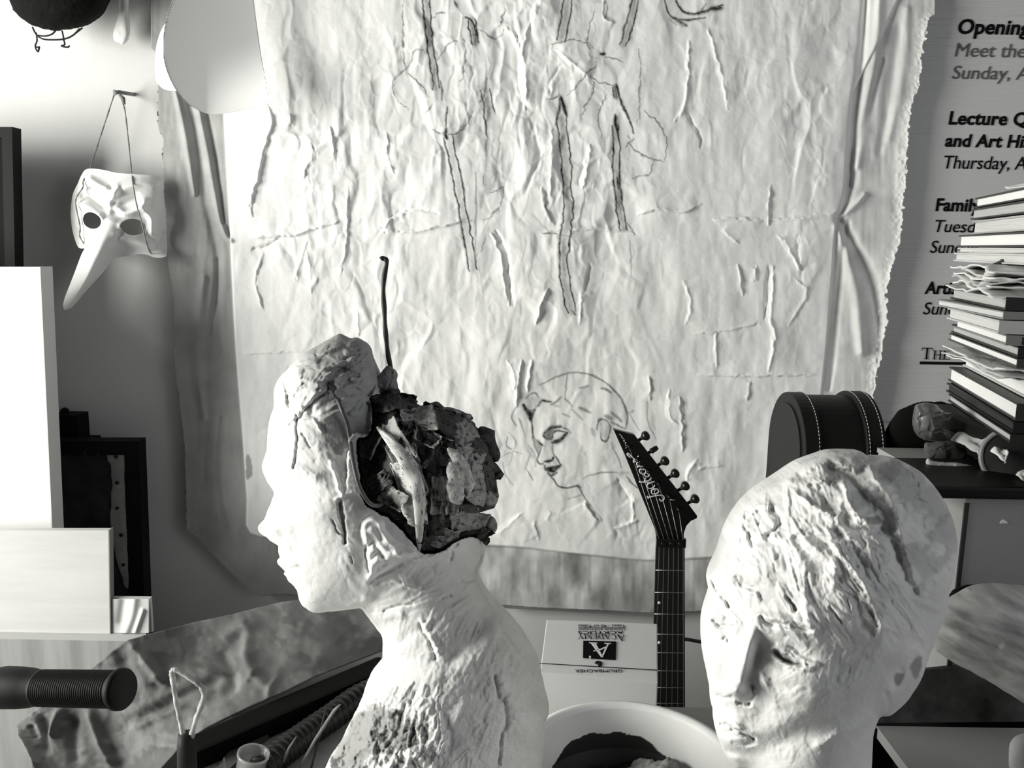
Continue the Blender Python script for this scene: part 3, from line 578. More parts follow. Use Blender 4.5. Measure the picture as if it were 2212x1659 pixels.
def build_poster():
    g = Grid(1846, -240, 2520, 910, 6); X, Y = g.X, g.Y
    root = thing('event_poster', pt(2100, 400, 1.79), 'grey glossy event poster on the wall behind the book stack, right of the canvas', 'poster')
    m = mat('poster_vinyl', .58, .34, .5, var=.10, vscale=7, bump=.5, bscale=1.0, stretch=(5, 5, 230), bdist=.0012)
    n, k = g.shape; idx = np.arange(n * k).reshape(n, k)
    V = at(X.ravel(), Y.ravel(), 1.7905); Q = np.stack([idx[:-1, :-1].ravel(), idx[1:, :-1].ravel(), idx[1:, 1:].ravel(), idx[:-1, 1:].ravel()], 1)
    sh = fast_mesh('sheet', V, Q, m, root); sm = sh.modifiers.new('thickness', 'SOLIDIFY'); sm.thickness = .001; sm.offset = -1
    YP = 1.789
    grey = mat('grey_lettering', .12, .9, .05)
    s = 1.80 / FPX
    for body, x0, x1, yb, yt, shear, bold, mm in (('Opening', 2069, 2226, 72, 42, .12, .028, M_ink), ('Meet the', 2063, 2215, 122, 93, .12, 0, grey), ('Sunday, A', 2057, 2222, 170, 142, .12, 0, grey),
            ('Lecture Q', 2049, 2220, 268, 241, .08, .028, M_ink), ('and Art His', 2041, 2226, 316, 290, .12, .028, M_ink), ('Thursday, A', 2038, 2216, 364, 336, .12, 0, M_ink),
            ('Family', 2021, 2118, 455, 429, .06, .028, M_ink), ('Tuesday', 2019, 2140, 501, 475, .18, 0, M_ink), ('Sunday', 2009, 2112, 546, 520, .16, 0, M_ink), ('Artist', 1997, 2080, 634, 609, .10, .028, M_ink), ('Sunday', 1994, 2098, 679, 653, .16, 0, M_ink)):
        a, b = pt(x0, yb, YP), pt(x1, yb, YP); a2 = pt(x0, yt, YP)
        put_text('lettering', body, a, (1, 0, 0), (0, 0, 1), (a2 - a).z, (b - a).x, root, mm, shear, bold, Vector((0, -1, 0)))
    a, b = pt(1989, 776, YP), pt(1989, 751, YP); cap = (b - a).z
    gl, w = serif_word('THE', cap, cap * .78); gl2 = gl
    serif_caps('lettering', a, (1, 0, 0), (0, 0, 1), gl2, root, M_ink, .0005)
    box('rule_line', pt(1987, 787, YP) + Vector((0, -.0004, 0)), pt(2260, 785, YP) + Vector((0, .0004, 0)), M_ink, root)
build_poster()

# ================================================================== things on the wall, upper left
def build_mask():
    outl = c_mask((445, 865), (520, 868), (600, 885), (700, 892), (825, 910), (838, 1000), (846, 1100), (852, 1200), (856, 1296), (835, 1318), (790, 1318), (740, 1302), (690, 1304), (640, 1312), (590, 1322), (562, 1350), (530, 1392), (450, 1480), (395, 1545), (352, 1588), (335, 1590), (324, 1572), (330, 1530), (380, 1400), (418, 1300), (440, 1264), (425, 1272), (400, 1265), (380, 1215), (368, 1165), (361, 1100), (364, 1050), (374, 990), (398, 940), (415, 900))
    e1 = c_mask((425, 1120), (440, 1092), (475, 1088), (510, 1112), (517, 1142), (500, 1166), (465, 1170), (435, 1152))
    e2 = c_mask((615, 1158), (640, 1130), (690, 1120), (735, 1140), (748, 1166), (730, 1192), (690, 1205), (645, 1194))
    r = Relief(outl, 1.775, 1.5, holes=(e1, e2)); g = r.g; X, Y = g.X, g.Y
    face = smooth_poly(c_mask((445, 865), (600, 885), (825, 910), (846, 1100), (856, 1296), (790, 1318), (640, 1316), (540, 1320), (440, 1290), (400, 1265), (365, 1165), (361, 1080), (374, 990), (410, 910)), 4)
    dF = seg_dist(X, Y, face, True)[0]; dF = np.where(inside_poly(X, Y, face), dF, 0)
    ctr = np.sqrt(np.clip(1 - ((X - 250) / 118.) ** 2, 0.02, 1))
    h = 58 * ctr + 8 * sstep(0, 30, dF)
    M = c_mask
    nose = smooth_poly(M((580, 1080), (560, 1150), (510, 1260), (440, 1420), (350, 1575)), 6, False)
    d, sd, t = seg_dist(X, Y, nose)
    wn = 40 - 25 * t
    h += (18 + 78 * t) * np.exp(-(d / wn) ** 2) * sstep(0, .12, t + .02)
    lo_ = np.maximum(h, 66 + 55 * t * np.exp(-(d / (wn * 1.2)) ** 2)); wl = sstep(528, 572, Y); h = h * (1 - wl) + lo_ * wl
    for pts, w, a in ((((430, 1000), (470, 1010), (520, 1060)), 9, -13), (((410, 1050), (450, 1060), (510, 1085)), 8, 12), (((460, 920), (520, 960), (580, 990)), 9, 11), (((470, 960), (540, 980), (570, 970)), 7, -8), (((600, 960), (570, 1030), (560, 1080)), 8, 9), (((600, 1060), (640, 1090), (700, 1075), (740, 1040)), 9, 13), (((580, 1040), (620, 1045), (690, 1010)), 8, -12), (((640, 960), (720, 940), (800, 950)), 9, 6),
                      (((740, 1080), (775, 1120), (775, 1190)), 8, 11), (((755, 1200), (800, 1240), (830, 1200)), 9, -8), (((600, 1210), (680, 1235), (760, 1260)), 9, 7), (((620, 1190), (600, 1215)), 6, -8), (((410, 1180), (430, 1230)), 7, -6), (((430, 1080), (520, 1110)), 6, 5)):
        g.stroke(h, M(*pts), w, a)
    for e in (e1, e2):
        dd = seg_dist(X, Y, smooth_poly(e, 4), True)[0]; h += 4 * np.exp(-(dd / 6) ** 2)
    h += 1.2 * (fbm(X, Y, 30, 3, 3) - .5)
    root = thing('carnival_mask', pt(250, 470, 1.78), 'white long-nosed half mask hanging by a cord on the wall left of the canvas', 'mask')
    r.build('mask_shell', h, None, mat('mask_papier_mache', .80, .6, .3, var=.12, vscale=14, bump=.08, bscale=90), root, shell=.004)
    cord = mat('twisted_cord', .30, .9, .1, var=.6, vscale=300)
    kn = pt(263, 217, 1.752)
    for name, pts in (('hanging_cord', [(248, 200, 1.755), (230, 255, 1.752), (212, 310, 1.748), (199, 350, 1.742), (193, 372, 1.735), (180, 390, 1.722), (179, 405, 1.715), (166, 425, 1.715), (164, 445, 1.715), (173, 490, 1.712), (172, 510, 1.712), (184, 530, 1.712)]),
                      ('hanging_cord', [(262, 214, 1.752), (270, 240, 1.75), (277, 300, 1.743), (284, 370, 1.725), (289, 410, 1.698), (297, 450, 1.69), (306, 480, 1.69), (314, 515, 1.695), (322, 540, 1.71), (334, 556, 1.735)])):
        P = curve3([pt(*p) for p in pts], 5); tube(name, P, [.0013 + .0004 * sin(i * 1.9) for i in range(len(P))], cord, root, 6)
    tube('cord_knot', [pt(258, 205, 1.75), pt(266, 213, 1.748), pt(268, 226, 1.75)], [.003, .0045, .003], cord, root, 8)
build_mask()
pg = thing('wall_peg', pt(262, 204, 1.79), 'small peg in the wall that carries the white long-nosed mask', 'peg')
V = [pt(246, 200, 1.752), pt(258, 199, 1.76), pt(275, 202, 1.78), pt(288, 204, 1.80)]
tube('peg_shaft', V, [.0035, .004, .004, .004], mat('peg_metal', .25, .5, .5), pg, 10)
tube('peg_head', [V[0], V[0] + (V[1] - V[0]) * .4], [.006, .005], mat('peg_head_metal', .35, .45, .5), pg, 12)

def build_hat():
    outl = [(14, -90), (16, -20), (22, 8), (40, 34), (70, 54), (108, 64), (150, 62), (190, 50), (216, 30), (230, 6), (234, -20), (226, -70), (200, -120), (120, -150), (50, -130)]
    r = Relief(outl, 1.72, 3, jit=2.5, jscale=8); h = r.base * .8 + 4 * (fbm(r.g.X, r.g.Y, 14, 3, 8) - .5)
    root = thing('black_hat', pt(125, -20, 1.72), 'black cap hanging high on the wall with frayed cords below its rim', 'hat')
    r.build('crown', h, r.base * .45, mat('black_felt', .008, .95, .1, var=.5, vscale=60, bump=.5, bscale=160), root)
    m = mat('frayed_black_cord', .03, .95, .1)
    for pts in ([(70, 58), (78, 74), (92, 84), (115, 86), (140, 84), (158, 76), (172, 62)], [(78, 70), (80, 88), (76, 100), (82, 112), (85, 100)], [(136, 82), (140, 96), (132, 99), (146, 102), (150, 98)], [(80, 76), (96, 78), (112, 74), (120, 66)], [(158, 76), (168, 68), (178, 60)], [(76, 100), (86, 104)], [(134, 66), (138, 84)]):
        tube('cord', curve3([pt(x, y, 1.715) for x, y in pts], 4), .0016, m, root, 6)
build_hat()

def build_ladle():
    outl = [(256, -60), (257, 0), (256, 30), (247, 60), (244, 78), (249, 90), (257, 92), (262, 96), (272, 92), (278, 80), (280, 60), (277, 20), (276, -60)]
    r = Relief(outl, 1.765, 1.5); h = r.base * .8; r.g.bump(h, 262, 72, 12, 18, -5)
    o = r.build('white_scoop', h, r.base * .5, mat('white_enamel', .85, .35, .5)); tag(o, 'slim white scoop hanging down on the wall beside the black cap', 'scoop')
build_ladle()

def build_curl():
    # a stiff sheet rolled into a hanging curl: lit crescent turns away to the left, broad belly faces the room
    root = thing('curled_paper', pt(460, 80, 1.68), 'large curled sheet of white paper hanging over the upper left canvas edge', 'paper')
    m = mat('white_card', .86, .6, .25, var=.03, vscale=6)
    outl = [(386, -60), (372, 0), (358, 45), (352, 90), (354, 130), (366, 168), (384, 200), (408, 226), (440, 243), (462, 247), (500, 243), (540, 233), (577, 222), (577, 190), (566, 130), (556, 60), (548, 0), (542, -60)]
    r = Relief(outl, 1.70, 2); g = r.g
    u = (g.X - 352) / 225.; h = 78 * (1 - np.clip(u, 0, 1)) ** 1.15 + 74 * np.clip(u - .42, 0, 1) ** 1.4 * sstep(110, 262, g.Y + 50 * u - 10)
    r.build('front_sheet', h, None, m, root, shell=.0012)
    outl = [(424, -60), (404, -10), (372, 30), (350, 62), (338, 98), (335, 140), (337, 172), (350, 190), (372, 196), (390, 190), (380, 150), (378, 100), (390, 50), (410, 10), (440, -40)]
    r = Relief(outl, 1.715, 2); g = r.g; h = 22 * sstep(330, 400, g.X)
    r.build('back_sheet', h, None, m, root, shell=.0012)
build_curl()

# tall dark stretched picture at the left edge, and the things stacked under it
def framed(name, label, cat, p0, p1, p2, p3, Y, depth, fw, mf, mp, inset=.006):
    """picture frame: four corners in px (tl, tr, br, bl) at distance Y"""
    root = thing(name, (pt(*p3, Y) + pt(*p2, Y)) / 2, label, cat)
    A = [pt(*p, Y) for p in (p0, p1, p2, p3)]; c = sum(A, Vector()) / 4; n = Vector((0, depth, 0))
    I = []
    for i in range(4):
        a, b, d = A[i], A[(i + 1) % 4], A[(i - 1) % 4]; I.append(a + (b - a).normalized() * fw + (d - a).normalized() * fw)
    for i in range(4):
        j = (i + 1) % 4; bm = bmesh.new(); prism_bm(bm, [A[i], A[j], I[j], I[i]], n); bm_obj('frame_bar', bm, mf, root)
    bm = bmesh.new(); prism_bm(bm, [p + Vector((0, inset, 0)) for p in I], n * .5); bm_obj('picture_panel', bm, mp, root)
    return root, A, I
M_dkframe = mat('dark_frame_wood', .006, .6, .15, var=.4, vscale=20)
framed('tall_dark_frame', 'tall black framed picture at the left edge of the photo behind the white board', 'picture', (-420, 274), (26, 274), (60, 1940), (-420, 1940), 1.66, .03, .02, M_dkframe, mat('dark_picture', .004, .7, .1))
def build_dark_painting():
    Yf = 1.69
    root, A, I = framed('dark_framed_painting', 'dark framed painting leaning on the wall with a torn canvas edge and tacks', 'picture', (20, 953), (299, 953), (337, 1966), (20, 1966), Yf, .035, .03, M_dkframe, mat('brown_black_picture', .035, .8, .2, var=.8, vscale=22))
    strip = c_lb((525, 935), (600, 930), (608, 1000), (606, 1100), (612, 1250), (618, 1400), (622, 1570), (608, 1590), (590, 1540), (560, 1440), (540, 1330), (533, 1230), (540, 1100), (535, 1000), (520, 975))
    r = Relief([(x, y) for x, y in strip], Yf + .004, 2, jit=3); h = r.base * .12 + 2 * (fbm(r.g.X, r.g.Y, 20, 3, 4) - .5)
    r.build('canvas_margin', h, r.base * .02, mat('raw_canvas_margin', .30, .9, .1, var=.3, vscale=30), root)
    tm = mat('tack_metal', .015, .6, .3)
    for x, y in c_lb((563, 957), (568, 1083), (567, 1206), (588, 1336), (598, 1480), (472, 945), (410, 940)):
        c = pt(x, y, Yf - .001); lathe('tack', [(.0001, 0), (.0035, .0005), (.0038, .003), (.0001, .004)], c + Vector((0, .002, 0)), tm, root, 12, Vector((0, -1, 0)))
build_dark_painting()
bm = bmesh.new(); a = pt(120, 892, 1.755); b = pt(183, 953, 1.755)
box_bm(bm, (a + b) / 2, (abs(b.x - a.x), .05, abs(a.z - b.z) + .0), None, .003)
dk = thing('dark_box', (a + b) / 2, 'small black box just above the dark framed painting, right of the white board', 'box')
bm_obj('box_body', bm, M_black, dk); lathe('knob', [(.001, 0), (.008, .002), (.009, .008), (.004, .012), (.001, .013)], pt(140, 893, 1.755), M_black, dk, 14, Vector((0, 0, 1)))
box('wall_ledge', (pt(90, 955, 1.727)) + Vector((-.3, 0, -.012)), pt(183, 955, 1.727) + Vector((0, .07, -.001)), M_black)
tag(bpy.data.objects['wall_ledge'], 'black ledge on the wall carrying the small black box', 'shelf')

# cabinet and boards standing on it
CT = 0.0
def build_left():
    Yb = 1.45
    top = pt(100, 1369, Yb).z
    root = thing('wooden_cabinet', (-1.1, Yb, 0), 'pale plywood cabinet with upright grain at the lower left corner', 'cabinet')
    mw = wood_mat('pale_plywood_upright', .40, .42, (26, 26, 1.6))
    xr = pt(285, 1372, Yb).x
    xf, xk = pt(316, 1372, Yb).x, pt(316, 1372, 1.575).x
    for nm, z0, z1, m_ in (('cabinet_body', 0, top - .012, mw), ('cabinet_top', top - .012, top, wood_mat('pale_plywood_edge', .5, .2, (2, 30, 30)))):
        bm = bmesh.new(); prism_bm(bm, [(-1.9, Yb, z0), (xf, Yb, z0), (xk, 1.575, z0), (-1.9, 1.575, z0)], (0, 0, z1 - z0)); bm_obj(nm, bm, m_, root)
    def board(name, label, cat, tl, tr, br, Y, depth, mf, ms=None, z0=None):
        a = pt(*tl, Y); b = pt(*tr, Y); c = pt(*br, Y); z0 = top if z0 is None else z0
        root = thing(name, ((a.x + b.x) / 2, Y, z0), label, cat)
        bm = bmesh.new(); kx = (c.x - b.x) / (c.z - b.z) * (z0 - b.z)
        prism_bm(bm, [(a.x, Y, a.z), (b.x, Y, b.z), (b.x + kx, Y, z0), (a.x, Y, z0)], (0, depth, 0)); o = bm_obj('panel', bm, mf, root)
        return root, b, Vector((b.x + kx, Y, z0))
    mwhite = mat('white_gesso', .80, .7, .2, var=.06, vscale=9)
    rt, b, c = board('white_canvas', 'tall blank white stretched canvas standing at the left edge on the cabinet', 'canvas', (-900, 577), (84, 577), (110, 1140), 1.525, .038, mwhite)
    bm = bmesh.new(); prism_bm(bm, [b + Vector((.0004, -.0015, .0005)), b + Vector((.0004, .039, .0005)), c + Vector((.0004, .039, .0)), c + Vector((.0004, -.0015, 0))], (.003, 0, 0)); bm_obj('side_edge', bm, mat('canvas_side', .62, .8, .2), rt)
    rt, b, c = board('plywood_panel', 'pale square-cut plywood panel standing on the cabinet in front of the white canvas', 'panel', (-560, 1146), (234, 1146), (237, 1366), 1.455, .014, wood_mat('pale_plywood_face', .66, .16, (2.5, 30, 24)))
    bm = bmesh.new(); prism_bm(bm, [b + Vector((.0004, -.001, .001)), b + Vector((.0004, .014, .001)), c + Vector((.0004, .014, .0)), c + Vector((.0004, -.001, 0))], (.002, 0, 0)); bm_obj('side_edge', bm, mat('plywood_side', .22, .8, .2), rt)
    # small wrapped canvas with creased face
    g = Grid(241, 1294, 322, 1367, 1.5); X, Y = g.X, g.Y; h = g.zeros()
    for pts, w, a in (((290, 1296), (285, 1330), (272, 1366)), 9, 5), (((308, 1320), (292, 1366)), 5, 6), (((268, 1300), (262, 1340)), 10, -5): g.stroke(h, list(pts), w, a)
    n, k = g.shape; idx = np.arange(n * k).reshape(n, k); Ys = 1.457
    small = thing('small_canvas', (pt(280, 1366, Ys).x, Ys, top), 'small canvas block with creased white face tucked behind the plywood panel', 'canvas')
    V = at(X.ravel(), Y.ravel(), Ys - h.ravel() * .0008); V[:, 2] = np.maximum(V[:, 2], top + .0005)
    Q = np.stack([idx[:-1, :-1].ravel(), idx[1:, :-1].ravel(), idx[1:, 1:].ravel(), idx[:-1, 1:].ravel()], 1)
    f = fast_mesh('creased_face', V, Q, mat('white_primed_cloth', .66, .7, .2, var=.1, vscale=20), small); sm = f.modifiers.new('t', 'SOLIDIFY'); sm.thickness = .001; sm.offset = -1
    a = pt(241, 1294, Ys); b2 = pt(321, 1294, Ys); box('block', (a.x, Ys + .006, top), (b2.x, Ys + .014, a.z), mat('canvas_block', .55, .8, .2), small)
    return top
CT = build_left()
# ================================================================== the worktable
TZ = 0.73
def build_table():
    root = thing('worktable', (.2, .9, 0), 'wide pale worktable under the two plaster heads, mostly below the frame', 'table')
    m = wood_mat('table_top_wood', .42, .25, (2, 24, 24))
    bm = bmesh.new()
    for lo, hi in (((-.95, .25, TZ - .03), (1.6, 1.04, TZ)), ((-.42, 1.04, TZ - .03), (.45, 1.22, TZ)), ((.45, 1.04, TZ - .03), (1.6, 1.74, TZ)), ((-.42, 1.22, TZ - .03), (.02, 1.50, TZ))):
        box_bm(bm, (Vector(lo) + Vector(hi)) / 2, Vector(hi) - Vector(lo))
    bm_obj('table_top', bm, m, root)
    for x, y in ((-.9, .3), (1.54, .3), (1.54, 1.68), (.5, 1.68), (-.37, 1.44), (-.03, 1.44), (-.9, .98)):
        box('leg', (x - .03, y - .03, 0), (x + .03, y + .03, TZ - .03), m, root)
build_table()

# ================================================================== plaster bust in profile, newspaper bun
M_plaster = mat('white_plaster', 1.0, .85, .2, vcol=True, var=.05, vscale=30, bump=.35, bscale=120)
def plaster_noise(X, Y, amt=1.0, seed=0):
    h = 5.0 * (fbm(X, Y, 70, 4, 11 + seed) - .5) + 1.6 * (fbm(X, Y, 12, 3, 17 + seed) - .5)
    f1, f2, idv, dx, dy = worley(X + 22 * (fbm(X, Y, 30, 2, 5 + seed) - .5), Y + 22 * (fbm(X, Y, 30, 2, 6 + seed) - .5), 46, 3 + seed)
    return amt * (h + 2.0 * (idv - .5) * np.clip((f2 - f1) * 9, 0, 1))
def build_bust():
    Hd, Nk = c_head, c_neck
    outl = (Hd((495, 455), (535, 482), (575, 475), (612, 496), (650, 522), (666, 592), (695, 650)) + [(820, 808), (822, 838), (846, 885), (900, 940), (950, 1010), (992, 1085), (1034, 1150)] +
            Nk((1405, 330), (1396, 420), (1368, 480), (1380, 560), (1422, 640), (1500, 722), (1580, 802), (1650, 890), (1720, 1010), (1747, 1110), (1776, 1230), (1790, 1310), (1780, 1360), (1752, 1400), (1765, 1470), (1745, 1659)) + [(1160, 1760), (1180, 1900), (1200, 2060), (1196, 2122), (1000, 2122), (800, 2122), (660, 2122), (664, 1980), (684, 1780)] +
            Nk((452, 1659), (545, 1500), (590, 1400), (640, 1310), (681, 1210), (708, 1132), (740, 1080), (784, 1035), (793, 980), (790, 880), (760, 830), (722, 780), (690, 738), (662, 704), (600, 710), (500, 722), (400, 730), (350, 715), (310, 685), (290, 640), (284, 602), (265, 575), (235, 546), (216, 517), (202, 500), (211, 484), (188, 462), (171, 440), (164, 420), (178, 402), (171, 375), (167, 332), (150, 321), (120, 300), (98, 280), (68, 262), (50, 232), (52, 205)) +
            Hd((75, 1462), (102, 1400), (126, 1340), (125, 1308), (95, 1262), (68, 1202), (70, 1150), (90, 1090), (95, 1000), (110, 910), (130, 850), (127, 780), (150, 710), (180, 672), (220, 630), (300, 560), (400, 500), (470, 460)))
    r = Relief(outl, .80, 2.0, sub=3, jit=1.6, jscale=10); g = r.g; X, Y = g.X, g.Y
    h = r.base * .80
    R = g.zeros()
    # neck set back under the jaw, jaw and cheek rounded forward
    g.patch(R, [(782, 1312), (800, 1260), (830, 1235), (900, 1215), (1050, 1180), (1070, 1290), (1010, 1420), (860, 1440), (826, 1400)], -26, 26, mode='add')
    for a in ((614, 1056, 30, 17, -15), (610, 1064, 17, 10, 7), (650, 1060, 22, 40, -6), (705, 1095, 60, 36, 14), (592, 1148, 15, 13, 9), (640, 1170, 24, 34, -9), (612, 1214, 16, 9, 5), (620, 1243, 16, 8, 6), (628, 1262, 14, 8, -5), (664, 1296, 26, 20, 8), (720, 1240, 60, 40, 8), (690, 900, 80, 60, 9), (800, 1180, 26, 70, -12), (900, 1000, 90, 90, -30)): g.bump(R, *a)
    for pts, w, a in (([(570, 1010), (600, 1004), (640, 1012), (680, 1030)], 13, 9), ([(604, 1150), (630, 1180), (648, 1225)], 8, -6), ([(600, 1232), (620, 1230), (648, 1226)], 5, -7), ([(598, 1060), (618, 1068), (640, 1062)], 3, -4), ([(655, 1318), (720, 1322), (775, 1310), (800, 1260), (806, 1220)], 16, 12)): g.stroke(R, pts, w, a)
    # ear and the soft plaster flap below it
    ear = Nk((672, 235), (690, 185), (735, 162), (785, 185), (800, 240), (850, 300), (925, 350), (985, 372), (950, 400), (880, 398), (820, 420), (760, 455), (722, 492), (706, 420), (692, 340))
    g.patch(R, ear, 20, 7, mode='add')
    for pts, w, a in ((((700, 350), (735, 310), (770, 350), (800, 400)), 6, -10), (((690, 230), (720, 200), (760, 220), (790, 290)), 8, -7), (((770, 330), (830, 370), (900, 380)), 6, 6), (((720, 420), (760, 380), (790, 400)), 5, -7)): g.stroke(R, Nk(*pts), w, a)
    for pts, w, a in ((((715, 520), (780, 470), (860, 420), (915, 402)), 7, 9), (((725, 545), (800, 490), (905, 440)), 5, -8), (((740, 590), (800, 560), (870, 545), (920, 570)), 6, 7), (((800, 720), (870, 690), (970, 680)), 3, -9), (((730, 740), (800, 760), (900, 740)), 8, 6), (((660, 690), (700, 700), (735, 720)), 8, -12), (((700, 650), (640, 680), (600, 705)), 8, 8), (((870, 370), (930, 395), (1000, 410)), 5, 9), (((1000, 420), (1100, 390), (1210, 350)), 6, 10), (((1195, 410), (1215, 350), (1235, 320)), 4, -10),
                      (((900, 500), (930, 560), (960, 580), (1010, 590)), 4, 7), (((1015, 800), (1060, 880), (1100, 960), (1108, 1010)), 4, -8), (((1030, 790), (1080, 880), (1120, 950)), 8, 6), (((1260, 545), (1330, 535)), 3, -10), (((1150, 640), (1200, 625)), 3, -6), (((1460, 1110), (1475, 1180), (1485, 1250), (1525, 1270), (1530, 1390), (1500, 1470), (1490, 1640)), 4, -9), (((1500, 1130), (1550, 1220), (1600, 1330), (1640, 1450)), 16, 7), (((1560, 960), (1620, 1030), (1690, 1140)), 12, 6), (((1540, 880), (1590, 960)), 4, -5),
                      (((780, 990), (900, 960), (1010, 990), (1140, 980)), 14, 8), (((850, 960), (960, 860), (1000, 840)), 10, -6), (((870, 1000), (920, 940)), 10, 5), (((960, 1270), (990, 1200)), 4, -7)): g.stroke(R, Nk(*pts), w, a, jit=3)
    # cracks
    for pts, w, a in ((((535, 80), (545, 150), (560, 200), (572, 308)), 3.0, -13), (((500, 180), (520, 240), (560, 270)), 2, -6), (((690, 330), (694, 400), (712, 490)), 3, -12), (((600, 400), (605, 430)), 2, -6)): g.stroke(R, Nk(*pts), w, a, jit=3, kind='t')
    for pts, w, a in ((((430, 750), (380, 800), (318, 850), (270, 905), (250, 930)), 3, -11), (((300, 850), (325, 850), (330, 870)), 7, -10), (((250, 900), (258, 1000), (255, 1080), (240, 1180)), 2.6, -8), (((180, 690), (200, 800), (215, 850)), 3, -7), (((190, 885), (270, 870), (275, 920)), 3, -7), (((270, 920), (340, 915), (390, 990)), 3, 7), (((285, 990), (310, 1050), (325, 1070)), 2, -5), (((240, 760), (300, 700), (380, 740)), 6, 8), (((260, 800), (330, 780)), 6, -7), (((440, 1150), (470, 1250), (500, 1330)), 4, 8), (((490, 1370), (510, 1480), (520, 1590)), 3, -10), (((470, 1350), (560, 1320), (600, 1330)), 4, 7)): g.stroke(R, Hd(*pts), w, a, jit=3)
    # broken clay cap
    for pts, reach, a in ((((640, 640), (590, 590), (520, 600), (440, 620), (370, 640), (290, 640)), 14, 13), (((690, 690), (640, 690), (580, 690), (500, 660), (410, 660)), 16, 12), (((650, 580), (560, 560), (470, 520), (380, 570)), 14, 8), (((600, 690), (640, 650)), 8, 8), (((280, 900), (390, 720), (430, 720)), 22, 8)): g.ledge(R, Hd(*pts), reach, a, 2, side=1, jit=6)
    top = sstep(905, 800, Y) * sstep(600, 680, X)
    R += top * (11 * facets(X * .8 + Y * .5, Y * 1.5, 46, 8) + 3 * facets(X, Y, 20, 18))
    # edge of the plaster skin where it stops in front of the paper
    g.ledge(R, Hd((690, 690), (650, 800), (655, 900), (640, 1010), (570, 990), (540, 1060), (530, 1180), (510, 1330)), 60, -22, 2, side=-1, jit=7)
    # rough chest
    ch = sstep(1480, 1560, Y) * sstep(960, 860, X - (Y - 1500) * .2)
    R += ch * (11 * facets(X, Y * .6, 34, 22) + 6 * facets(X, Y, 15, 27) - 4)
    for pts, w, a in ((((680, 1340), (640, 1450), (560, 1600)), 9, -9), (((760, 1340), (700, 1460), (720, 1540)), 10, 9), (((850, 1330), (810, 1420), (740, 1500)), 9, 7), (((930, 1280), (900, 1390), (870, 1480), (760, 1600)), 5, -8), (((980, 1400), (960, 1520), (910, 1560)), 6, -7), (((890, 1400), (940, 1440), (930, 1540)), 16, 8), (((730, 1600), (860, 1580), (1020, 1590), (1080, 1640)), 14, 12), (((720, 1210), (770, 1260), (830, 1290)), 14, -7)): g.stroke(R, Nk(*pts), w, a, jit=4)
    rs = np.random.RandomState(5); DB = g.zeros()
    for _ in range(150):
        x, y = rs.rand() * 330 + 800, rs.rand() * 480 + 1180
        g.daub(DB, x, y, 14 + 34 * rs.rand(), 8 + 14 * rs.rand(), (115 if y > 1330 else 150) + 40 * (rs.rand() - .5), 2 + 3 * rs.rand())
    for _ in range(110):
        x, y = rs.rand() * 250 + 710, rs.rand() * 180 + 1490
        g.daub(DB, x, y, 10 + 22 * rs.rand(), 7 + 10 * rs.rand(), 110 + 60 * (rs.rand() - .5), 5 + 7 * rs.rand())
    for _ in range(60):
        x, y = rs.rand() * 230 + 590, rs.rand() * 160 + 740
        g.daub(DB, x, y, 12 + 26 * rs.rand(), 8 + 12 * rs.rand(), -30 + 60 * (rs.rand() - .5), 4 + 6 * rs.rand())
    for _ in range(50):
        x, y = rs.rand() * 200 + 600, rs.rand() * 380 + 900
        g.daub(DB, x, y, 20 + 36 * rs.rand(), 10 + 18 * rs.rand(), 70 + 60 * (rs.rand() - .5), 1 + 2.2 * rs.rand())
    R += DB + plaster_noise(X, Y, .9) * sstep(0, 14, r.d0)
    R *= sstep(0, 9, r.d0)
    rough = sstep(1290, 1420, Y) * sstep(840, 960, X); R += rough * (1.8 * (fbm(X, Y, 7, 3, 77) - .5) + 3.5 * (ridged(X, Y * .6, 44, 3, 6) - .5)) * sstep(0, 12, r.d0)
    c = .80 - .10 * (fbm(X, Y, 40, 4, 9) - .5) * 2
    cap = top * sstep(640, 700, X + (860 - Y) * .5); c = c * (1 - cap) + cap * .36
    g.patch(c, Hd((380, 850), (430, 730), (560, 670), (660, 690), (655, 900), (640, 1010), (560, 1000), (530, 1080), (470, 1110), (400, 1060), (385, 980)), .42, 5, 14)  # side-of-head patches: grey plaster, with weaker light put into the colour
    g.patch(c, Hd((400, 1440), (470, 1360), (590, 1330), (640, 1400), (600, 1500), (520, 1560), (450, 1500)), .62, 8, 14)
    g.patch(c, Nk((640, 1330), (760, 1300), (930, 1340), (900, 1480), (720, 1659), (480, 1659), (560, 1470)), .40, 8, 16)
    g.patch(c, Nk((720, 1590), (860, 1575), (1020, 1590), (1090, 1659), (700, 1659)), .9, 3, 10)
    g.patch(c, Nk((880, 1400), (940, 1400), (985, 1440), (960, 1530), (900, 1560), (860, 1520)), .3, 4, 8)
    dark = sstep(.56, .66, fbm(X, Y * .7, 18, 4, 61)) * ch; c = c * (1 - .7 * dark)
    spec = sstep(.70, .76, fbm(X, Y, 6, 3, 93)) * sstep(1290, 1400, Y) * sstep(880, 980, X); c = c * (1 - .12 * spec)
    c = np.where(np.abs(R) > 1e9, c, c)
    # ---- newspaper bun
    bun = Hd((645, 800), (680, 775), (760, 768), (840, 790), (885, 840), (940, 850), (1010, 825), (1070, 870), (1150, 900), (1235, 975), (1295, 1060), (1335, 1165), (1325, 1260), (1318, 1340), (1280, 1390), (1240, 1440), (1290, 1500), (1270, 1560), (1190, 1560), (1090, 1600), (1000, 1650), (920, 1640), (850, 1560), (760, 1470), (680, 1420), (615, 1380), (590, 1290), (585, 1190), (570, 1080), (580, 1010), (640, 1000), (655, 900))
    rb = Relief(bun, .795, 2.0, sub=3, jit=4, jscale=9); g2 = rb.g; X2, Y2 = g2.X, g2.Y
    hb0 = rb.base * .95 + 55 * sstep(0, 60, rb.d0)
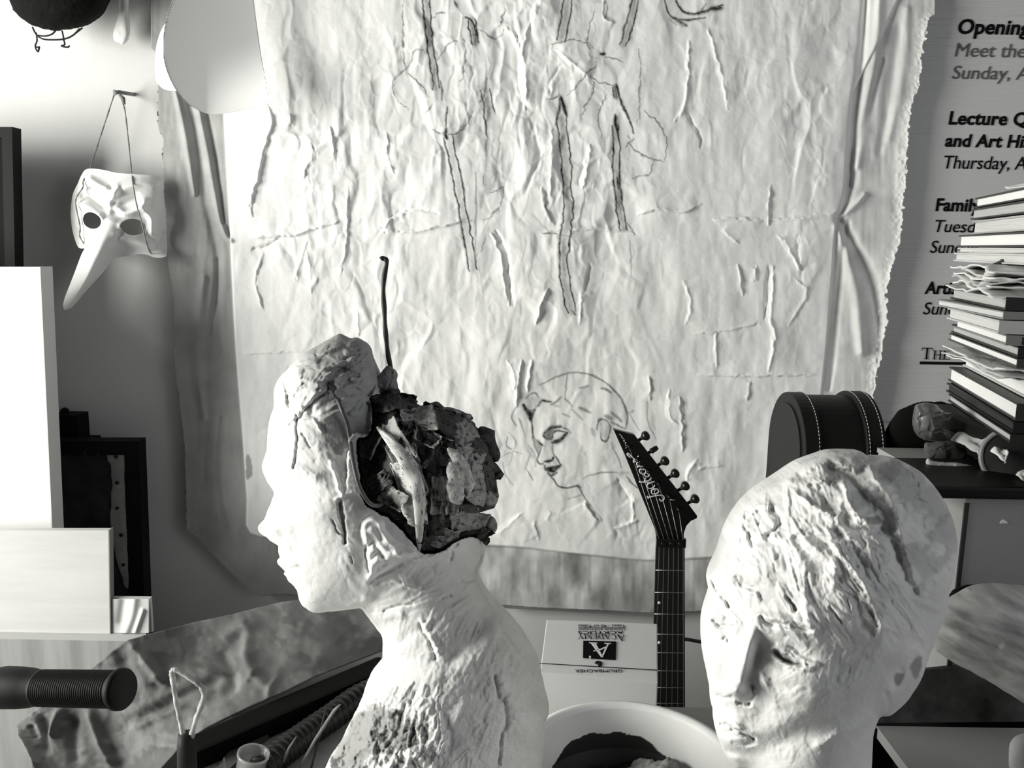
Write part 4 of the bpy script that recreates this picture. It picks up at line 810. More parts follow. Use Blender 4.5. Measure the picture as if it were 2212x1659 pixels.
    # the bun sits in an open hollow at the back of the head
    HB = h + R; jj = np.clip((X2 - g.x0) / g.step, 0, g.shape[1] - 1).astype(int); ii = np.clip((Y2 - g.y0) / g.step, 0, g.shape[0] - 1).astype(int)
    hb0 = np.maximum(hb0, (HB[ii, jj] - 62) * sstep(0, 10, rb.d0) + 20)
    hb2 = hb0 + (16 * facets(X2, Y2, 60, 2) + 10 * facets(X2, Y2, 28, 12)) * sstep(0, 20, rb.d0)
    g2.bump(hb2, 815, 1085, 40, 50, -30); g2.bump(hb2, 800, 1000, 40, 50, -20); g2.bump(hb2, 985, 1040, 30, 70, -22)
    news = news_mat('newsprint', .34, .06, 15); newsd = news_mat('newsprint_inked_shade', .085, .02, 13); newsl = news_mat('newsprint_pale', .62, .07, 14)  # darkest newsprint also carries crevice shade in its colour
    j2 = np.clip((X - g2.x0) / g2.step, 0, g2.shape[1] - 1).astype(int); i2 = np.clip((Y - g2.y0) / g2.step, 0, g2.shape[0] - 1).astype(int)
    inb = (rb.d0[i2, j2] > 2) & (X > g2.x0) & (X < g2.xs[-1]) & (Y > g2.y0) & (Y < g2.ys[-1])
    R = np.where(inb, np.minimum(h + R, hb2[i2, j2] - 26) - h, R)
    root = thing('plaster_bust', (pt(930, 1700, .8).x, .80, TZ), 'white plaster bust in left profile with a crumpled newspaper bun and wires', 'sculpture')
    hb = np.minimum(r.base, 190) * (.8 - .5 * sstep(1400, 1560, Y))
    ob = r.build('bust_body', h + R, hb, M_plaster, root, c)
    Vz = np.zeros(len(ob.data.vertices) * 3); ob.data.vertices.foreach_get('co', Vz); Vz = Vz.reshape(-1, 3); Vz[:, 2] = np.maximum(Vz[:, 2], TZ - root.location.z); ob.data.vertices.foreach_set('co', Vz.ravel()); ob.data.update()
    HH = h + R
    b = rb.build('newspaper_core', hb2, rb.base * .6, newsd, root)
    me = b.data; n = len(me.vertices); co = np.zeros(n * 3); me.vertices.foreach_get('co', co); co = co.reshape(-1, 3)
    ul = me.uv_layers.new(name='UVMap'); vi = np.zeros(len(me.loops), np.int32); me.loops.foreach_get('vertex_index', vi)
    wv = np.stack([co[:, 0] * 9 + .8 * fbm(co[:, 0] * 100, co[:, 2] * 100, 3, 2, 3), co[:, 2] * 9 + .8 * fbm(co[:, 0] * 100, co[:, 2] * 100, 3, 2, 9)], 1); ul.data.foreach_set('uv', wv[vi].ravel())
    rng = np.random.RandomState(11)
    def sheet(poly_c, size, ang, tilt, amt, m, lift=10, n=20, name='newspaper_sheet'):
        cx, cy = poly_c; w, hgt = size; u, v = np.meshgrid(np.linspace(-1, 1, n), np.linspace(-1, 1, n))
        sx = rng.rand() * 900
        jag = 1 + .16 * (fbm(u * 9 + sx, v * 9, 3, 2, 5) - .5) * 2
        x = u * w * jag; y = v * hgt * jag; q = radians(ang); px = cx + x * cos(q) - y * sin(q); py = cy + x * sin(q) + y * cos(q)
        z = amt * 1.5 * (facets(u * 20 + sx, v * 20 + sx, 14, 4) * .9 + .5 * facets(u * 20 + sx, v * 20, 7, 9)) + tilt * 1.4 * u + lift + amt * 1.5 * (u ** 4) * np.sign(.3 + np.sin(sx)) + amt * 1.1 * (v ** 4)
        jj = np.clip((px - g2.x0) / g2.step, 0, g2.shape[1] - 1).astype(int); ii = np.clip((py - g2.y0) / g2.step, 0, g2.shape[0] - 1).astype(int)
        hb = np.maximum(hb0[ii, jj], 20)
        Yd = rb.Y0 - (hb + z) * rb.k
        V = at(px.ravel(), py.ravel(), Yd.ravel()); idx = np.arange(n * n).reshape(n, n)
        Q = np.stack([idx[:-1, :-1].ravel(), idx[1:, :-1].ravel(), idx[1:, 1:].ravel(), idx[:-1, 1:].ravel()], 1)
        o = fast_mesh(name, V, Q, m, root, True, None, np.stack([(u * w / 55 + sx).ravel(), (v * hgt / 55).ravel()], 1))
        s = o.modifiers.new('t', 'SOLIDIFY'); s.thickness = .0006
        return o
    for cxy, size, ang, tilt, amt, m in (((952, 905), (48, 26), 20, 6, 10, newsd), ((1000, 935), (40, 30), 35, 10, 10, news), ((905, 905), (36, 26), -10, 8, 10, news), ((870, 868), (30, 18), 10, 6, 9, newsd), ((835, 865), (32, 22), -10, 5, 10, newsd), ((1035, 985), (24, 36), -20, 10, 8, newsd), ((985, 985), (28, 26), 20, 6, 8, news), ((1020, 990), (24, 26), 30, 14, 6, news), ((1055, 1040), (16, 40), -10, 10, 6, newsd), ((1030, 1050), (18, 44), -6, 10, 6, news), ((905, 960), (40, 34), 35, 4, 10, newsd), ((940, 1010), (26, 60), 4, -6, 8, newsd),
            ((855, 960), (26, 50), -32, 10, 6, news), ((890, 1020), (22, 58), -14, 14, 6, news), ((905, 1085), (16, 48), -4, 14, 5, newsl), ((872, 1045), (14, 50), -20, 16, 5, newsl), ((985, 1060), (17, 52), 8, 14, 5, newsl), ((1000, 1030), (16, 44), -22, 14, 5, news), ((950, 1070), (18, 40), 3, 4, 6, news), ((935, 1120), (26, 36), 4, 6, 8, newsd), ((1005, 1125), (32, 22), -10, 6, 8, news), ((1040, 1145), (22, 20), -30, 8, 8, newsd), ((960, 1165), (30, 22), 10, 6, 8, news), ((820, 1040), (26, 18), -30, 8, 9, newsd), ((850, 1075), (28, 20), 30, 10, 8, news), ((840, 1110), (28, 18), -20, 6, 8, newsd), ((895, 1150), (20, 24), 0, 6, 7, newsd),
            ((800, 960), (14, 30), 25, 6, 6, newsd), ((880, 930), (20, 20), 0, 8, 8, newsd), ((925, 945), (24, 16), 30, 10, 8, news), ((965, 955), (24, 14), 20, 10, 7, newsd)): sheet(cxy, size, ang, tilt, amt, m, lift=8 + rng.rand() * 12)
    # curled tips that stand off the bun
    def tip(pts, w, m, name='newspaper_strip', Yoff=-.01):
        S = smooth_poly([p[:2] for p in pts], 5, False); T = np.gradient(S, axis=0); N_ = np.stack([-T[:, 1], T[:, 0]], 1) / (np.hypot(T[:, 0], T[:, 1])[:, None] + 1e-6); n = len(S); t = np.linspace(0, 1, n)
        wd = (w * np.clip(np.minimum(t * 3.5 + .15, (1 - t) * 3.5 + .12), 0, 1) * (.85 + .9 * fbm(t * 40, t * 0 + pts[0][0], 6, 2, 5)))[:, None]; rows = []
        yo = np.interp(t, np.linspace(0, 1, len(pts)), [p[2] if len(p) > 2 else 0 for p in pts]); j3 = np.clip((S[:, 0] - g2.x0) / g2.step, 0, g2.shape[1] - 1).astype(int); i3 = np.clip((S[:, 1] - g2.y0) / g2.step, 0, g2.shape[0] - 1).astype(int); q3 = rb.d0[i3, j3] > 14; yo = np.where(q3, hb0[i3, j3] + 26, yo)
        for k in np.linspace(-1, 1, 5): rows.append(at(S[:, 0] + N_[:, 0] * wd[:, 0] * k, S[:, 1] + N_[:, 1] * wd[:, 0] * k, rb.Y0 + Yoff - yo * rb.k - (1 - abs(k)) * .0022 + .0022 * np.sin(t * 17) + .0016 * k * np.sin(t * 29 + pts[0][0])))
        V = np.stack(rows, 1).reshape(-1, 3); idx = np.arange(n * 5).reshape(n, 5); Q = np.stack([idx[:-1, :-1].ravel(), idx[1:, :-1].ravel(), idx[1:, 1:].ravel(), idx[:-1, 1:].ravel()], 1)
        uv = np.stack([np.repeat(t * 2, 5), np.tile(np.linspace(0, .7, 5), n)], 1)
        o = fast_mesh(name, V, Q, m, root, False, None, uv); s = o.modifiers.new('t', 'SOLIDIFY'); s.thickness = .0006
    H_ = lambda *p: [(540 + x / 2.514, 540 + y / 2.514, z) for x, y, z in p]
    tip(H_((1040, 860, 20), (1120, 880, 16), (1180, 905, 8), (1212, 915, 0)), 5, news)
    tip(H_((1290, 1150, 30), (1330, 1190, 20), (1350, 1225, 10), (1362, 1245, 6)), 8, newsd)
    tip(H_((1170, 1340, 80), (1240, 1345, 70), (1300, 1350, 50), (1350, 1325, 30)), 13, news)
    tip(H_((1140, 1395, 80), (1220, 1400, 66), (1290, 1380, 50), (1345, 1335, 28)), 9, newsd)
    tip(H_((1230, 1430, 40), (1270, 1480, 20), (1300, 1500, 10), (1290, 1530, 6)), 14, news)
    tip(H_((1250, 1500, 30), (1265, 1550, 16), (1285, 1580, 8), (1300, 1590, 6)), 8, newsd)
    tip(H_((1250, 960, 40), (1300, 1050, 34), (1340, 1150, 24)), 14, newsd)
    tip(H_((690, 960, 120), (780, 1060, 130), (850, 1150, 136), (905, 1270, 140), (920, 1400, 140), (918, 1640, 120)), 11, newsl)
    tip(H_((1075, 1075, 130), (1140, 1150, 120), (1180, 1250, 110), (1190, 1330, 100)), 10, newsl)
    tip(H_((1090, 1150, 130), (1110, 1240, 126), (1120, 1330, 120), (1140, 1380, 110)), 12, newsl)
    tip(H_((830, 1380, 110), (880, 1450, 120), (915, 1500, 120)), 10, newsl)
    a = pt(905, 1101, rb.Y0 - 176 * rb.k); put_text('newspaper_headline', 'INI', a, (1, 0, -.02), (0, 0, 1), .006, .010, root, M_ink, 0, .02, Vector((0, -1, 0)))
    # ---- wires
    mw = mat('dark_wire', .05, .55, .35, var=.5, vscale=120); ml = mat('grey_wire', .12, .5, .4, var=.4, vscale=100)
    P = curve3([pt(x, y, .79) for x, y in Hd((712, 52), (722, 44), (738, 52), (742, 75), (730, 140), (724, 230), (730, 330), (734, 420), (742, 500), (752, 580), (768, 650), (790, 740), (800, 830))], 4)
    tube('upright_wire', P, [.0022 + .0003 * sin(i * .9) for i in range(len(P))], mw, root, 10)
    Yw = [r.depth(HH, x, y) for x, y in Hd((430, 720), (500, 870), (540, 980))]
    Wp = [(430, 718, Yw[0] + .002), (440, 745, Yw[0] - .004), (468, 800, Yw[0] - .006), (500, 870, Yw[1] - .006), (530, 950, Yw[2] - .006), (545, 1040, Yw[2] - .008), (553, 1110, .70), (568, 1190, .69), (590, 1270, .685), (620, 1335, .685), (655, 1378, .69), (690, 1390, .70), (718, 1380, .715)]
    P = curve3([pt(540 + x / 2.514, 540 + y / 2.514, Y_) for x, y, Y_ in Wp], 4)
    tube('curved_wire', P, [.0018] * len(P), ml, root, 10)
    ro = Relief(Hd((740, 628), (775, 640), (800, 675), (790, 720), (800, 775), (740, 770), (660, 745), (665, 715), (700, 680)), .785, 1.5, jit=3); hh = ro.base * .7 + 6 * facets(ro.g.X, ro.g.Y, 16, 3) * sstep(0, 6, ro.d0)
    ro.build('paper_wrap', hh, ro.base * .5, mat('grey_paper', .34, .9, .1, var=.3, vscale=60), root)
build_bust()

# ================================================================== second plaster head, three-quarter view
def build_head():
    K = c_rh
    outl = (K((700, 38), (780, 36), (860, 40), (900, 72), (960, 70), (1030, 76), (1130, 120), (1200, 180), (1270, 270), (1320, 370), (1345, 470), (1348, 540), (1338, 620), (1310, 760), (1290, 870), (1240, 1000), (1200, 1100), (1175, 1180), (1120, 1280), (1075, 1335), (1000, 1392), (952, 1402), (922, 1470), (916, 1560), (910, 1659)) + [(1884, 1740), (1900, 1900), (1960, 2060), (2000, 2180), (1990, 2262), (1800, 2268), (1560, 2262), (1545, 2180), (1590, 2040), (1640, 1900), (1652, 1760), (1640, 1690)] +
            K((290, 1668), (230, 1656), (190, 1632), (160, 1598), (130, 1530), (110, 1455), (110, 1400), (96, 1350), (90, 1270), (75, 1200), (60, 1130), (46, 1040), (43, 980), (50, 900), (68, 842), (94, 800), (80, 750), (69, 700), (85, 660), (130, 592), (150, 500), (190, 408), (240, 330), (320, 250), (440, 178), (540, 100), (640, 68)))
    r = Relief(outl, .68, 2.0, sub=3, jit=1.6, jscale=10); g = r.g; X, Y = g.X, g.Y
    h = r.base * .92 * (1 + .15 * np.tanh((X - 1745 + (Y - 1350) * .12) / 150.)); R = g.zeros()
    # neck under the jaw
    jaw = smooth_poly(K((160, 1610), (260, 1652), (360, 1640), (480, 1600), (640, 1530), (800, 1440), (930, 1375), (1000, 1330)), 4, False)
    W = g.win(jaw, 900); d, sd, t = seg_dist(X, Y, jaw)
    below = np.where(sd > 0, 1.0, 0.0) if True else 0
    q = d * sd; jl = sstep(-34, 60, q) * sstep(1590, 1650, Y + (X - 1600) * .42) 
    R -= 24 * jl * sstep(1960, 1860, X)
    # facial planes: front plane turned left and down
    for a in ((1590, 1494, 25, 20, 32, 0), (1602, 1450, 19, 48, 27, 18), (1616, 1395, 15, 38, 19, 18), (1570, 1490, 24, 14, 12, 0), (1566, 1506, 10, 7, 5, 0), (1622, 1500, 11, 10, 8, 0),        # nose
              (1706, 1416, 46, 26, -20, 20), (1700, 1420, 25, 13, 11, 22), (1562, 1356, 20, 22, -15, 0), (1556, 1372, 10, 12, 6, 0), (1640, 1420, 14, 34, -10, 15),                                # eye sockets, lids
              (1600, 1345, 46, 20, 9, 15), (1690, 1352, 60, 18, 11, 22), (1740, 1490, 64, 50, 13, 20), (1545, 1450, 14, 40, 7, 0), (1650, 1530, 26, 44, -9, 25),                                  # brows, cheeks
              (1590, 1556, 18, 14, 5, 0), (1594, 1577, 38, 10, 12, 18), (1588, 1604, 32, 12, 13, 15), (1580, 1624, 26, 9, -8, 15), (1578, 1644, 26, 16, 10, 10), (1575, 1530, 7, 12, -4, 0),      # mouth, chin
              (1650, 1240, 90, 60, 8, 0), (1820, 1400, 60, 60, -9, 0), (1900, 1300, 90, 90, 5, 0), (1965, 1440, 34, 60, 9, 25)): g.bump(R, a[0], a[1], a[2], a[3], a[4] * (1.45 if a[2] < 50 else 1.1), a[5])
    g.bump(R, 1588, 1505, 40, 9, -9, 4)                          # under the nose
    for pts, w, a in ((((120, 1290), (150, 1302), (190, 1296)), 4, -14), (((300, 1240), (300, 1290), (280, 1325)), 5, -13), (((190, 1298), (230, 1320), (275, 1328)), 5, -16), (((140, 1432), (185, 1452), (235, 1475), (300, 1508)), 4.2, -21), (((150, 1420), (190, 1430), (230, 1450)), 7, 9), (((200, 1528), (260, 1540), (300, 1530)), 6, -13),
                      (((405, 1050), (440, 1052), (500, 1085), (560, 1125)), 5, 11), (((415, 1060), (450, 1095), (500, 1120), (550, 1130)), 4.2, -17), (((430, 1030), (500, 1060), (570, 1110), (620, 1130)), 5, 10), (((395, 1070), (430, 1110), (500, 1140), (590, 1150)), 6, 8), (((150, 1000), (170, 985), (175, 1010)), 3, -7), (((100, 905), (130, 930), (200, 935)), 4.5, -18),
                      (((350, 890), (390, 920), (470, 930), (600, 955)), 5, -14), (((300, 880), (400, 890), (520, 905), (620, 940)), 10, 10), (((85, 690), (120, 760), (160, 800), (180, 830)), 4, -20), (((130, 850), (160, 870), (170, 900)), 7, -15), (((220, 680), (240, 720), (300, 740)), 6, -13), (((470, 780), (500, 820), (520, 845)), 4, -15), (((260, 740), (300, 760), (330, 800)), 5, 6),
                      (((380, 1180), (430, 1230), (560, 1270)), 12, -5), (((330, 1150), (380, 1260), (420, 1340)), 10, 6), (((900, 860), (935, 930)), 3.5, -11), (((700, 840), (750, 910)), 4, -7), (((1110, 1000), (1170, 1030), (1240, 1010)), 10, -5), (((1130, 1095), (1120, 1160), (1130, 1180)), 10, -9), (((1060, 1170), (1030, 1230)), 10, -10), (((1170, 1090), (1165, 1200), (1090, 1310)), 8, 7), (((980, 1280), (1000, 1340), (990, 1390)), 8, -5), (((640, 1540), (760, 1480), (900, 1400)), 12, 9)): g.stroke(R, K(*pts), w, a, jit=3)
    g.stroke(R, K((1015, 1330), (985, 1372), (960, 1396)), 6, 0)
    R0 = R.copy(); R = g.zeros()
    # combed, gouged hair
    for pts, w, a in ((((720, 130), (790, 160), (850, 230), (920, 330), (1000, 450), (1040, 540), (1075, 640), (1120, 740)), 13, -20), (((700, 125), (760, 150), (830, 170), (880, 110)), 15, -13), (((880, 90), (930, 170), (1000, 260), (1040, 350), (1050, 450)), 10, 14), (((770, 200), (800, 300), (850, 370), (890, 400)), 11, 15), (((760, 380), (800, 430), (870, 440), (960, 440)), 8, -9), (((700, 480), (760, 570), (820, 640), (880, 740), (930, 840), (960, 940)), 10, 10), (((720, 440), (790, 500), (840, 560), (870, 620)), 8, -9), (((960, 640), (990, 760), (960, 1000), (920, 1080)), 13, 6),
                      (((900, 300), (960, 380), (1010, 480)), 8, 8), (((1090, 380), (1070, 480), (1090, 600), (1150, 760)), 10, 8), (((1110, 320), (1200, 400), (1250, 500), (1260, 650), (1250, 760)), 12, 8), (((1180, 360), (1260, 470), (1290, 640)), 8, -8), (((1060, 130), (1110, 240), (1200, 360)), 12, -6), (((500, 180), (600, 200), (700, 160)), 10, 9), (((460, 160), (530, 170), (640, 130)), 6, -7), (((600, 210), (660, 270), (720, 350)), 7, -8), (((520, 260), (600, 310), (660, 350), (720, 360)), 8, 9), (((640, 180), (740, 250), (750, 380)), 9, 8),
                      (((240, 390), (270, 440), (298, 520)), 4, -12), (((230, 370), (260, 400), (310, 400)), 7, 9), (((280, 370), (320, 320), (380, 310)), 7, 8), (((400, 340), (430, 380), (435, 420), (380, 465)), 5, -11), (((270, 440), (340, 460), (400, 450)), 10, 9), (((380, 480), (430, 540), (470, 610)), 12, -7), (((480, 500), (530, 560), (560, 640)), 10, 8), (((530, 470), (640, 480), (720, 490)), 8, -6), (((570, 490), (690, 570), (720, 640), (710, 740)), 9, 7), (((600, 960), (570, 800), (560, 660), (680, 670)), 8, 5), (((830, 780), (860, 900), (900, 960)), 10, -6), (((1000, 760), (1100, 800), (1140, 770)), 18, -7), (((1270, 560), (1300, 660)), 4, -7)): g.stroke(R, K(*pts), w, a, jit=4)
    for pts, reach, a in ((((460, 165), (560, 95), (640, 75), (710, 45), (860, 60)), 20, 7), (((760, 190), (790, 320), (830, 380)), 20, 8), (((1030, 80), (1100, 140), (1180, 240)), 26, 6), (((530, 260), (620, 330), (720, 360)), 14, 7)): g.ledge(R, K(*pts), reach, a, 2, jit=5)
    R = R0 * 1.15 + R * 1.25
    rs = np.random.RandomState(8); DB = g.zeros()
    for _ in range(230):
        x, y = rs.rand() * 500 + 1560, rs.rand() * 390 + 980
        ang = 58 + (x - 1800) * -.06 + 50 * (rs.rand() - .5); g.daub(DB, x, y, 18 + 46 * rs.rand(), 9 + 16 * rs.rand(), ang, 3.5 + 6.5 * rs.rand())
    for _ in range(120):
        x, y = rs.rand() * 500 + 1530, rs.rand() * 300 + 1340
        g.daub(DB, x, y, 16 + 34 * rs.rand(), 9 + 16 * rs.rand(), (120 if x > 1700 else 60) + 60 * (rs.rand() - .5), 1.2 + 2.6 * rs.rand())
    R += DB * sstep(0, 14, r.d0)
    R += plaster_noise(X, Y, 1.0, 40) * sstep(0, 14, r.d0)
    up = sstep(1330, 1150, Y - (X - 1700) * .25); R += up * (6 * facets(X, Y * 1.1, 60, 31) + 1.5 * facets(X, Y, 24, 33)) * sstep(0, 14, r.d0)
    R *= sstep(0, 9, r.d0)
    c = .76 - .10 * (fbm(X, Y, 46, 4, 19) - .5) * 2
    g.patch(c, K((700, 120), (780, 60), (880, 75), (960, 70), (1030, 76), (1130, 120), (1200, 180), (1270, 270), (1310, 380), (1240, 400), (1130, 330), (1050, 260), (960, 180), (860, 180), (780, 190)), .55, 10, 18)  # crown patches: weak light on top put into the plaster colour
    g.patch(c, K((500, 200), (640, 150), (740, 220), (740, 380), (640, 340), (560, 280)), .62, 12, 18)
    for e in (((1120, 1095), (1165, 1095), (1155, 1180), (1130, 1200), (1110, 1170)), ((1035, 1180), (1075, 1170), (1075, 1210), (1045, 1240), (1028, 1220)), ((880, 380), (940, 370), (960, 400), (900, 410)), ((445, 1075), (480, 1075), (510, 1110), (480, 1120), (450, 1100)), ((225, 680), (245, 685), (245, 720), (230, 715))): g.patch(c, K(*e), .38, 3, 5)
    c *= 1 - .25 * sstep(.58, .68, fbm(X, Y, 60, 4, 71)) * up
    root = thing('plaster_portrait_head', (pt(1780, 1900, .68).x, .68, TZ), 'white plaster head turned three-quarters to the left at the lower right, gouged cropped hair', 'sculpture')
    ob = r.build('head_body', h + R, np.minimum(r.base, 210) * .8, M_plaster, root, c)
    V = np.zeros(len(ob.data.vertices) * 3); ob.data.vertices.foreach_get('co', V); V = V.reshape(-1, 3); V[:, 2] = np.maximum(V[:, 2], 0); ob.data.vertices.foreach_set('co', V.ravel()); ob.data.update()
build_head()
# ================================================================== electric guitar
def build_guitar():
    Yg = 1.36
    root = thing('electric_guitar', (pt(1448, 1300, Yg).x, Yg, 0), 'black electric guitar standing upright with its pointed headstock against the canvas', 'guitar')
    bk = mat('black_lacquer', .004, .3, .3); fbm_ = mat('dark_fretboard', .012, .5, .3, var=.3, vscale=40, stretch=(40, 40, 3)); st = mat('steel_string', .45, .3, .5, metal=1); wh = mat('white_logo', .75, .5, .3); chrome = mat('black_chrome', .006, .3, .4)
    T = lambda *p: [(1050 + x / 3.0725, 780 + y / 3.0725) for x, y in p]
    head = T((845, 452), (985, 490), (1040, 560), (1140, 690), (1250, 830), (1340, 945), (1403, 1030), (1398, 1045), (1360, 1062), (1330, 1095), (1314, 1140), (1312, 1175), (1135, 1175), (1128, 1130), (1095, 1050), (1050, 940), (985, 780), (920, 620))
    bm = bmesh.new(); prism_bm(bm, [pt(x, y, Yg) for x, y in head], (0, .014, 0)); o = bm_obj('headstock', bm, bk, root)
    mod = o.modifiers.new('b', 'BEVEL'); mod.width = .0008; mod.segments = 2; mod.limit_method = 'ANGLE'
    # neck and fretboard run down to the body
    zb = .44
    def xat(px, py): return pt(px, py, Yg).x
    top = pt(1418, 1162, Yg); lt, rt_ = xat(1417.5, 1165), xat(1478.5, 1165); lb, rb_ = xat(1411, 1400), xat(1479.5, 1400)
    z0 = pt(1418, 1165, Yg).z; zz = pt(1411, 1400, Yg).z
    kl = (lb - lt) / (zz - z0); kr = (rb_ - rt_) / (zz - z0); L = lt + kl * (zb - z0); Rr = rt_ + kr * (zb - z0)
    bm = bmesh.new(); prism_bm(bm, [(lt, Yg - .002, z0), (rt_, Yg - .002, z0), (Rr, Yg - .002, zb - .02), (L, Yg - .002, zb - .02)], (0, .006, 0)); bm_obj('fretboard', bm, fbm_, root)
    bm = bmesh.new(); n = 10; rows = []
    for zq, a, b in ((z0 + .004, lt, rt_), (zb, L, Rr)):
        rows.append([bm.verts.new((a + (b - a) * i / n, Yg + .004 + .016 * sin(pi * i / n) ** .6, zq)) for i in range(n + 1)])
    for i in range(n): bm.faces.new((rows[0][i], rows[0][i + 1], rows[1][i + 1], rows[1][i]))
    bm.faces.new(rows[0]); bm.faces.new(list(reversed(rows[1]))); bm.faces.new((rows[0][0], rows[1][0], rows[1][-1], rows[0][-1]))
    bm_obj('neck', bm, bk, root)
    a = pt(1418, 1160, Yg); b = pt(1478, 1180, Yg); box('locking_nut', (a.x - .001, Yg - .009, b.z), (b.x + .001, Yg - .002, a.z), chrome, root, .001)
    for k in range(3):
        c = Vector((a.x + (b.x - a.x) * (.2 + .3 * k), Yg - .009, (a.z + b.z) / 2)); lathe('nut_bolt', [(.0035, 0), (.0035, .003), (.002, .0032)], c, chrome, root, 12, Vector((0, -1, 0)))
    brass = mat('fret_wire', .42, .35, .5, metal=.8)
    for py in (1231, 1279, 1325.5, 1369, 1409, 1448, 1484, 1518, 1550, 1580, 1608):
        z = pt(1450, py, Yg).z; f = (z - z0); x0 = lt + kl * f; x1 = rt_ + kr * f
        tube('fret', [(x0, Yg - .0022, z), (x1, Yg - .0022, z)], .0007, brass, root, 6)
    for px, py in ((1424, 1302), (1424, 1388)):
        lathe('inlay_dot', [(.0026, 0), (.0026, .0006), (.0001, .0007)], pt(px, py, Yg - .002), wh, root, 14, Vector((0, -1, 0)))
    tun = [(1392, 943), (1411, 972), (1434, 997), (1456, 1024), (1478, 1051), (1499, 1079)]
    ax = (pt(1392, 943, Yg) - pt(1370, 957, Yg)).normalized()
    al = (pt(1499, 1079, Yg) - pt(1392, 943, Yg)).normalized(); pr = Vector((0, 1, 0))
    for i, (px, py) in enumerate(tun):
        c = pt(px, py, Yg + .006)
        tk = tube('tuner_key', [c - ax * .018, c - ax * .006, c - ax * .003, c, c + ax * .004, c + ax * .007, c + ax * .009], [.0028, .0028, .0055, .0082 if i != 1 else .0045, .0086 if i != 1 else .005, .007 if i != 1 else .004, .003], chrome, root, 8)
        s = pt(px - 34, py + 20, Yg); lathe('tuner_post', [(.0042, 0), (.0042, .002), (.0026, .003), (.0026, .008), (.003, .0085)], s, chrome, tk, 12, Vector((0, -1, 0)))
        nx = lt + .004 + (rt_ - lt - .008) * i / 5; zend = zb - .12
        fx = L + .004 + (Rr - L - .008) * i / 5
        tube('string', [s + Vector((0, -.005, 0)), (nx, Yg - .008, z0 + .002), (fx, Yg - .008, zb - .02), (fx, Yg - .010, zend)], .00042, st, root, 5)
    tube('string_tree', [pt(1448, 1079, Yg - .003), pt(1458, 1080, Yg - .003)], .0018, st, root, 8)
    # script logo along the edge, and the small line above it
    def pen(name, strokes, w):
        V = []; F = []
        for s in strokes:
            P = curve3([pt(x, y, Yg - .0008) for x, y in T(*s)], 4); v, f = tube_arr(P, w, 6); off = len(V); V += [tuple(q) for q in v]; F += [tuple(i + off for i in q) for q in f]
        fast_mesh(name, V, F, wh, root)
    pen('script_logo', [((1150, 915), (1165, 930), (1182, 915), (1178, 895), (1150, 890), (1110, 897), (1075, 905)), ((1070, 895), (1078, 912)),
        ((1128, 858), (1110, 850), (1098, 862), (1104, 880), (1128, 880), (1146, 868), (1136, 848), (1108, 848)), ((1092, 812), (1074, 815), (1070, 835), (1088, 846), (1112, 838), (1120, 822)),
        ((1120, 800), (1080, 806), (1015, 800)), ((1052, 790), (1076, 798)), ((1060, 775), (1052, 796), (1082, 792), (1098, 775)), ((1080, 752), (1062, 742), (1050, 756), (1072, 768), (1086, 752)), ((1046, 722), (1026, 716), (1018, 732), (1036, 748), (1058, 742), (1060, 724), (1044, 716)),
        ((1042, 700), (1018, 698), (1000, 706)), ((1022, 698), (1002, 688), (1004, 672), (1022, 668)), ((1020, 668), (1000, 664), (975, 672)), ((975, 665), (1004, 640), (1012, 628)), ((1010, 660), (985, 650), (960, 625), (942, 612), (938, 622), (960, 640))], .0011)
    pen('small_script', [((925, 578), (940, 570), (936, 560), (924, 562)), ((930, 552), (922, 545), (932, 540)), ((924, 536), (912, 530), (922, 524)), ((918, 518), (906, 514)), ((910, 506), (898, 504), (904, 496)), ((898, 494), (884, 486))], .0004)
    # body, out of sight below the table edge
    cx = (L + Rr) / 2
    ol = [(-.03, .44), (-.10, .50), (-.16, .52), (-.17, .46), (-.13, .38), (-.12, .30), (-.16, .20), (-.17, .10), (-.12, .03), (0, .0), (.12, .03), (.17, .10), (.16, .20), (.12, .29), (.12, .36), (.15, .44), (.13, .50), (.08, .48), (.03, .43)]
    bm = bmesh.new(); prism_bm(bm, [(cx + x * .95, Yg + .003, max(z, .0)) for x, z in smooth_poly(ol, 4)], (0, .042, 0)); bm_obj('body', bm, bk, root)
    for zq in (.30, .14): box('pickup', (cx - .04, Yg - .006, zq), (cx + .04, Yg + .003, zq + .035), chrome, root)
build_guitar()
P = curve3([pt(1452, 1385, 1.41), pt(1478, 1381, 1.405), pt(1500, 1384, 1.40), pt(1525, 1391, 1.39), pt(1570, 1420, 1.38), pt(1600, 1500, 1.36), pt(1590, 1640, 1.34)], 6)
P += [Vector((P[-1].x, 1.34, .3)), Vector((P[-1].x + .02, 1.34, .004))]
tag(tube('black_cable', P, .0032, mat('cable_rubber', .006, .5, .4), None, 10), 'black cable curving out from behind the guitar neck', 'cable')

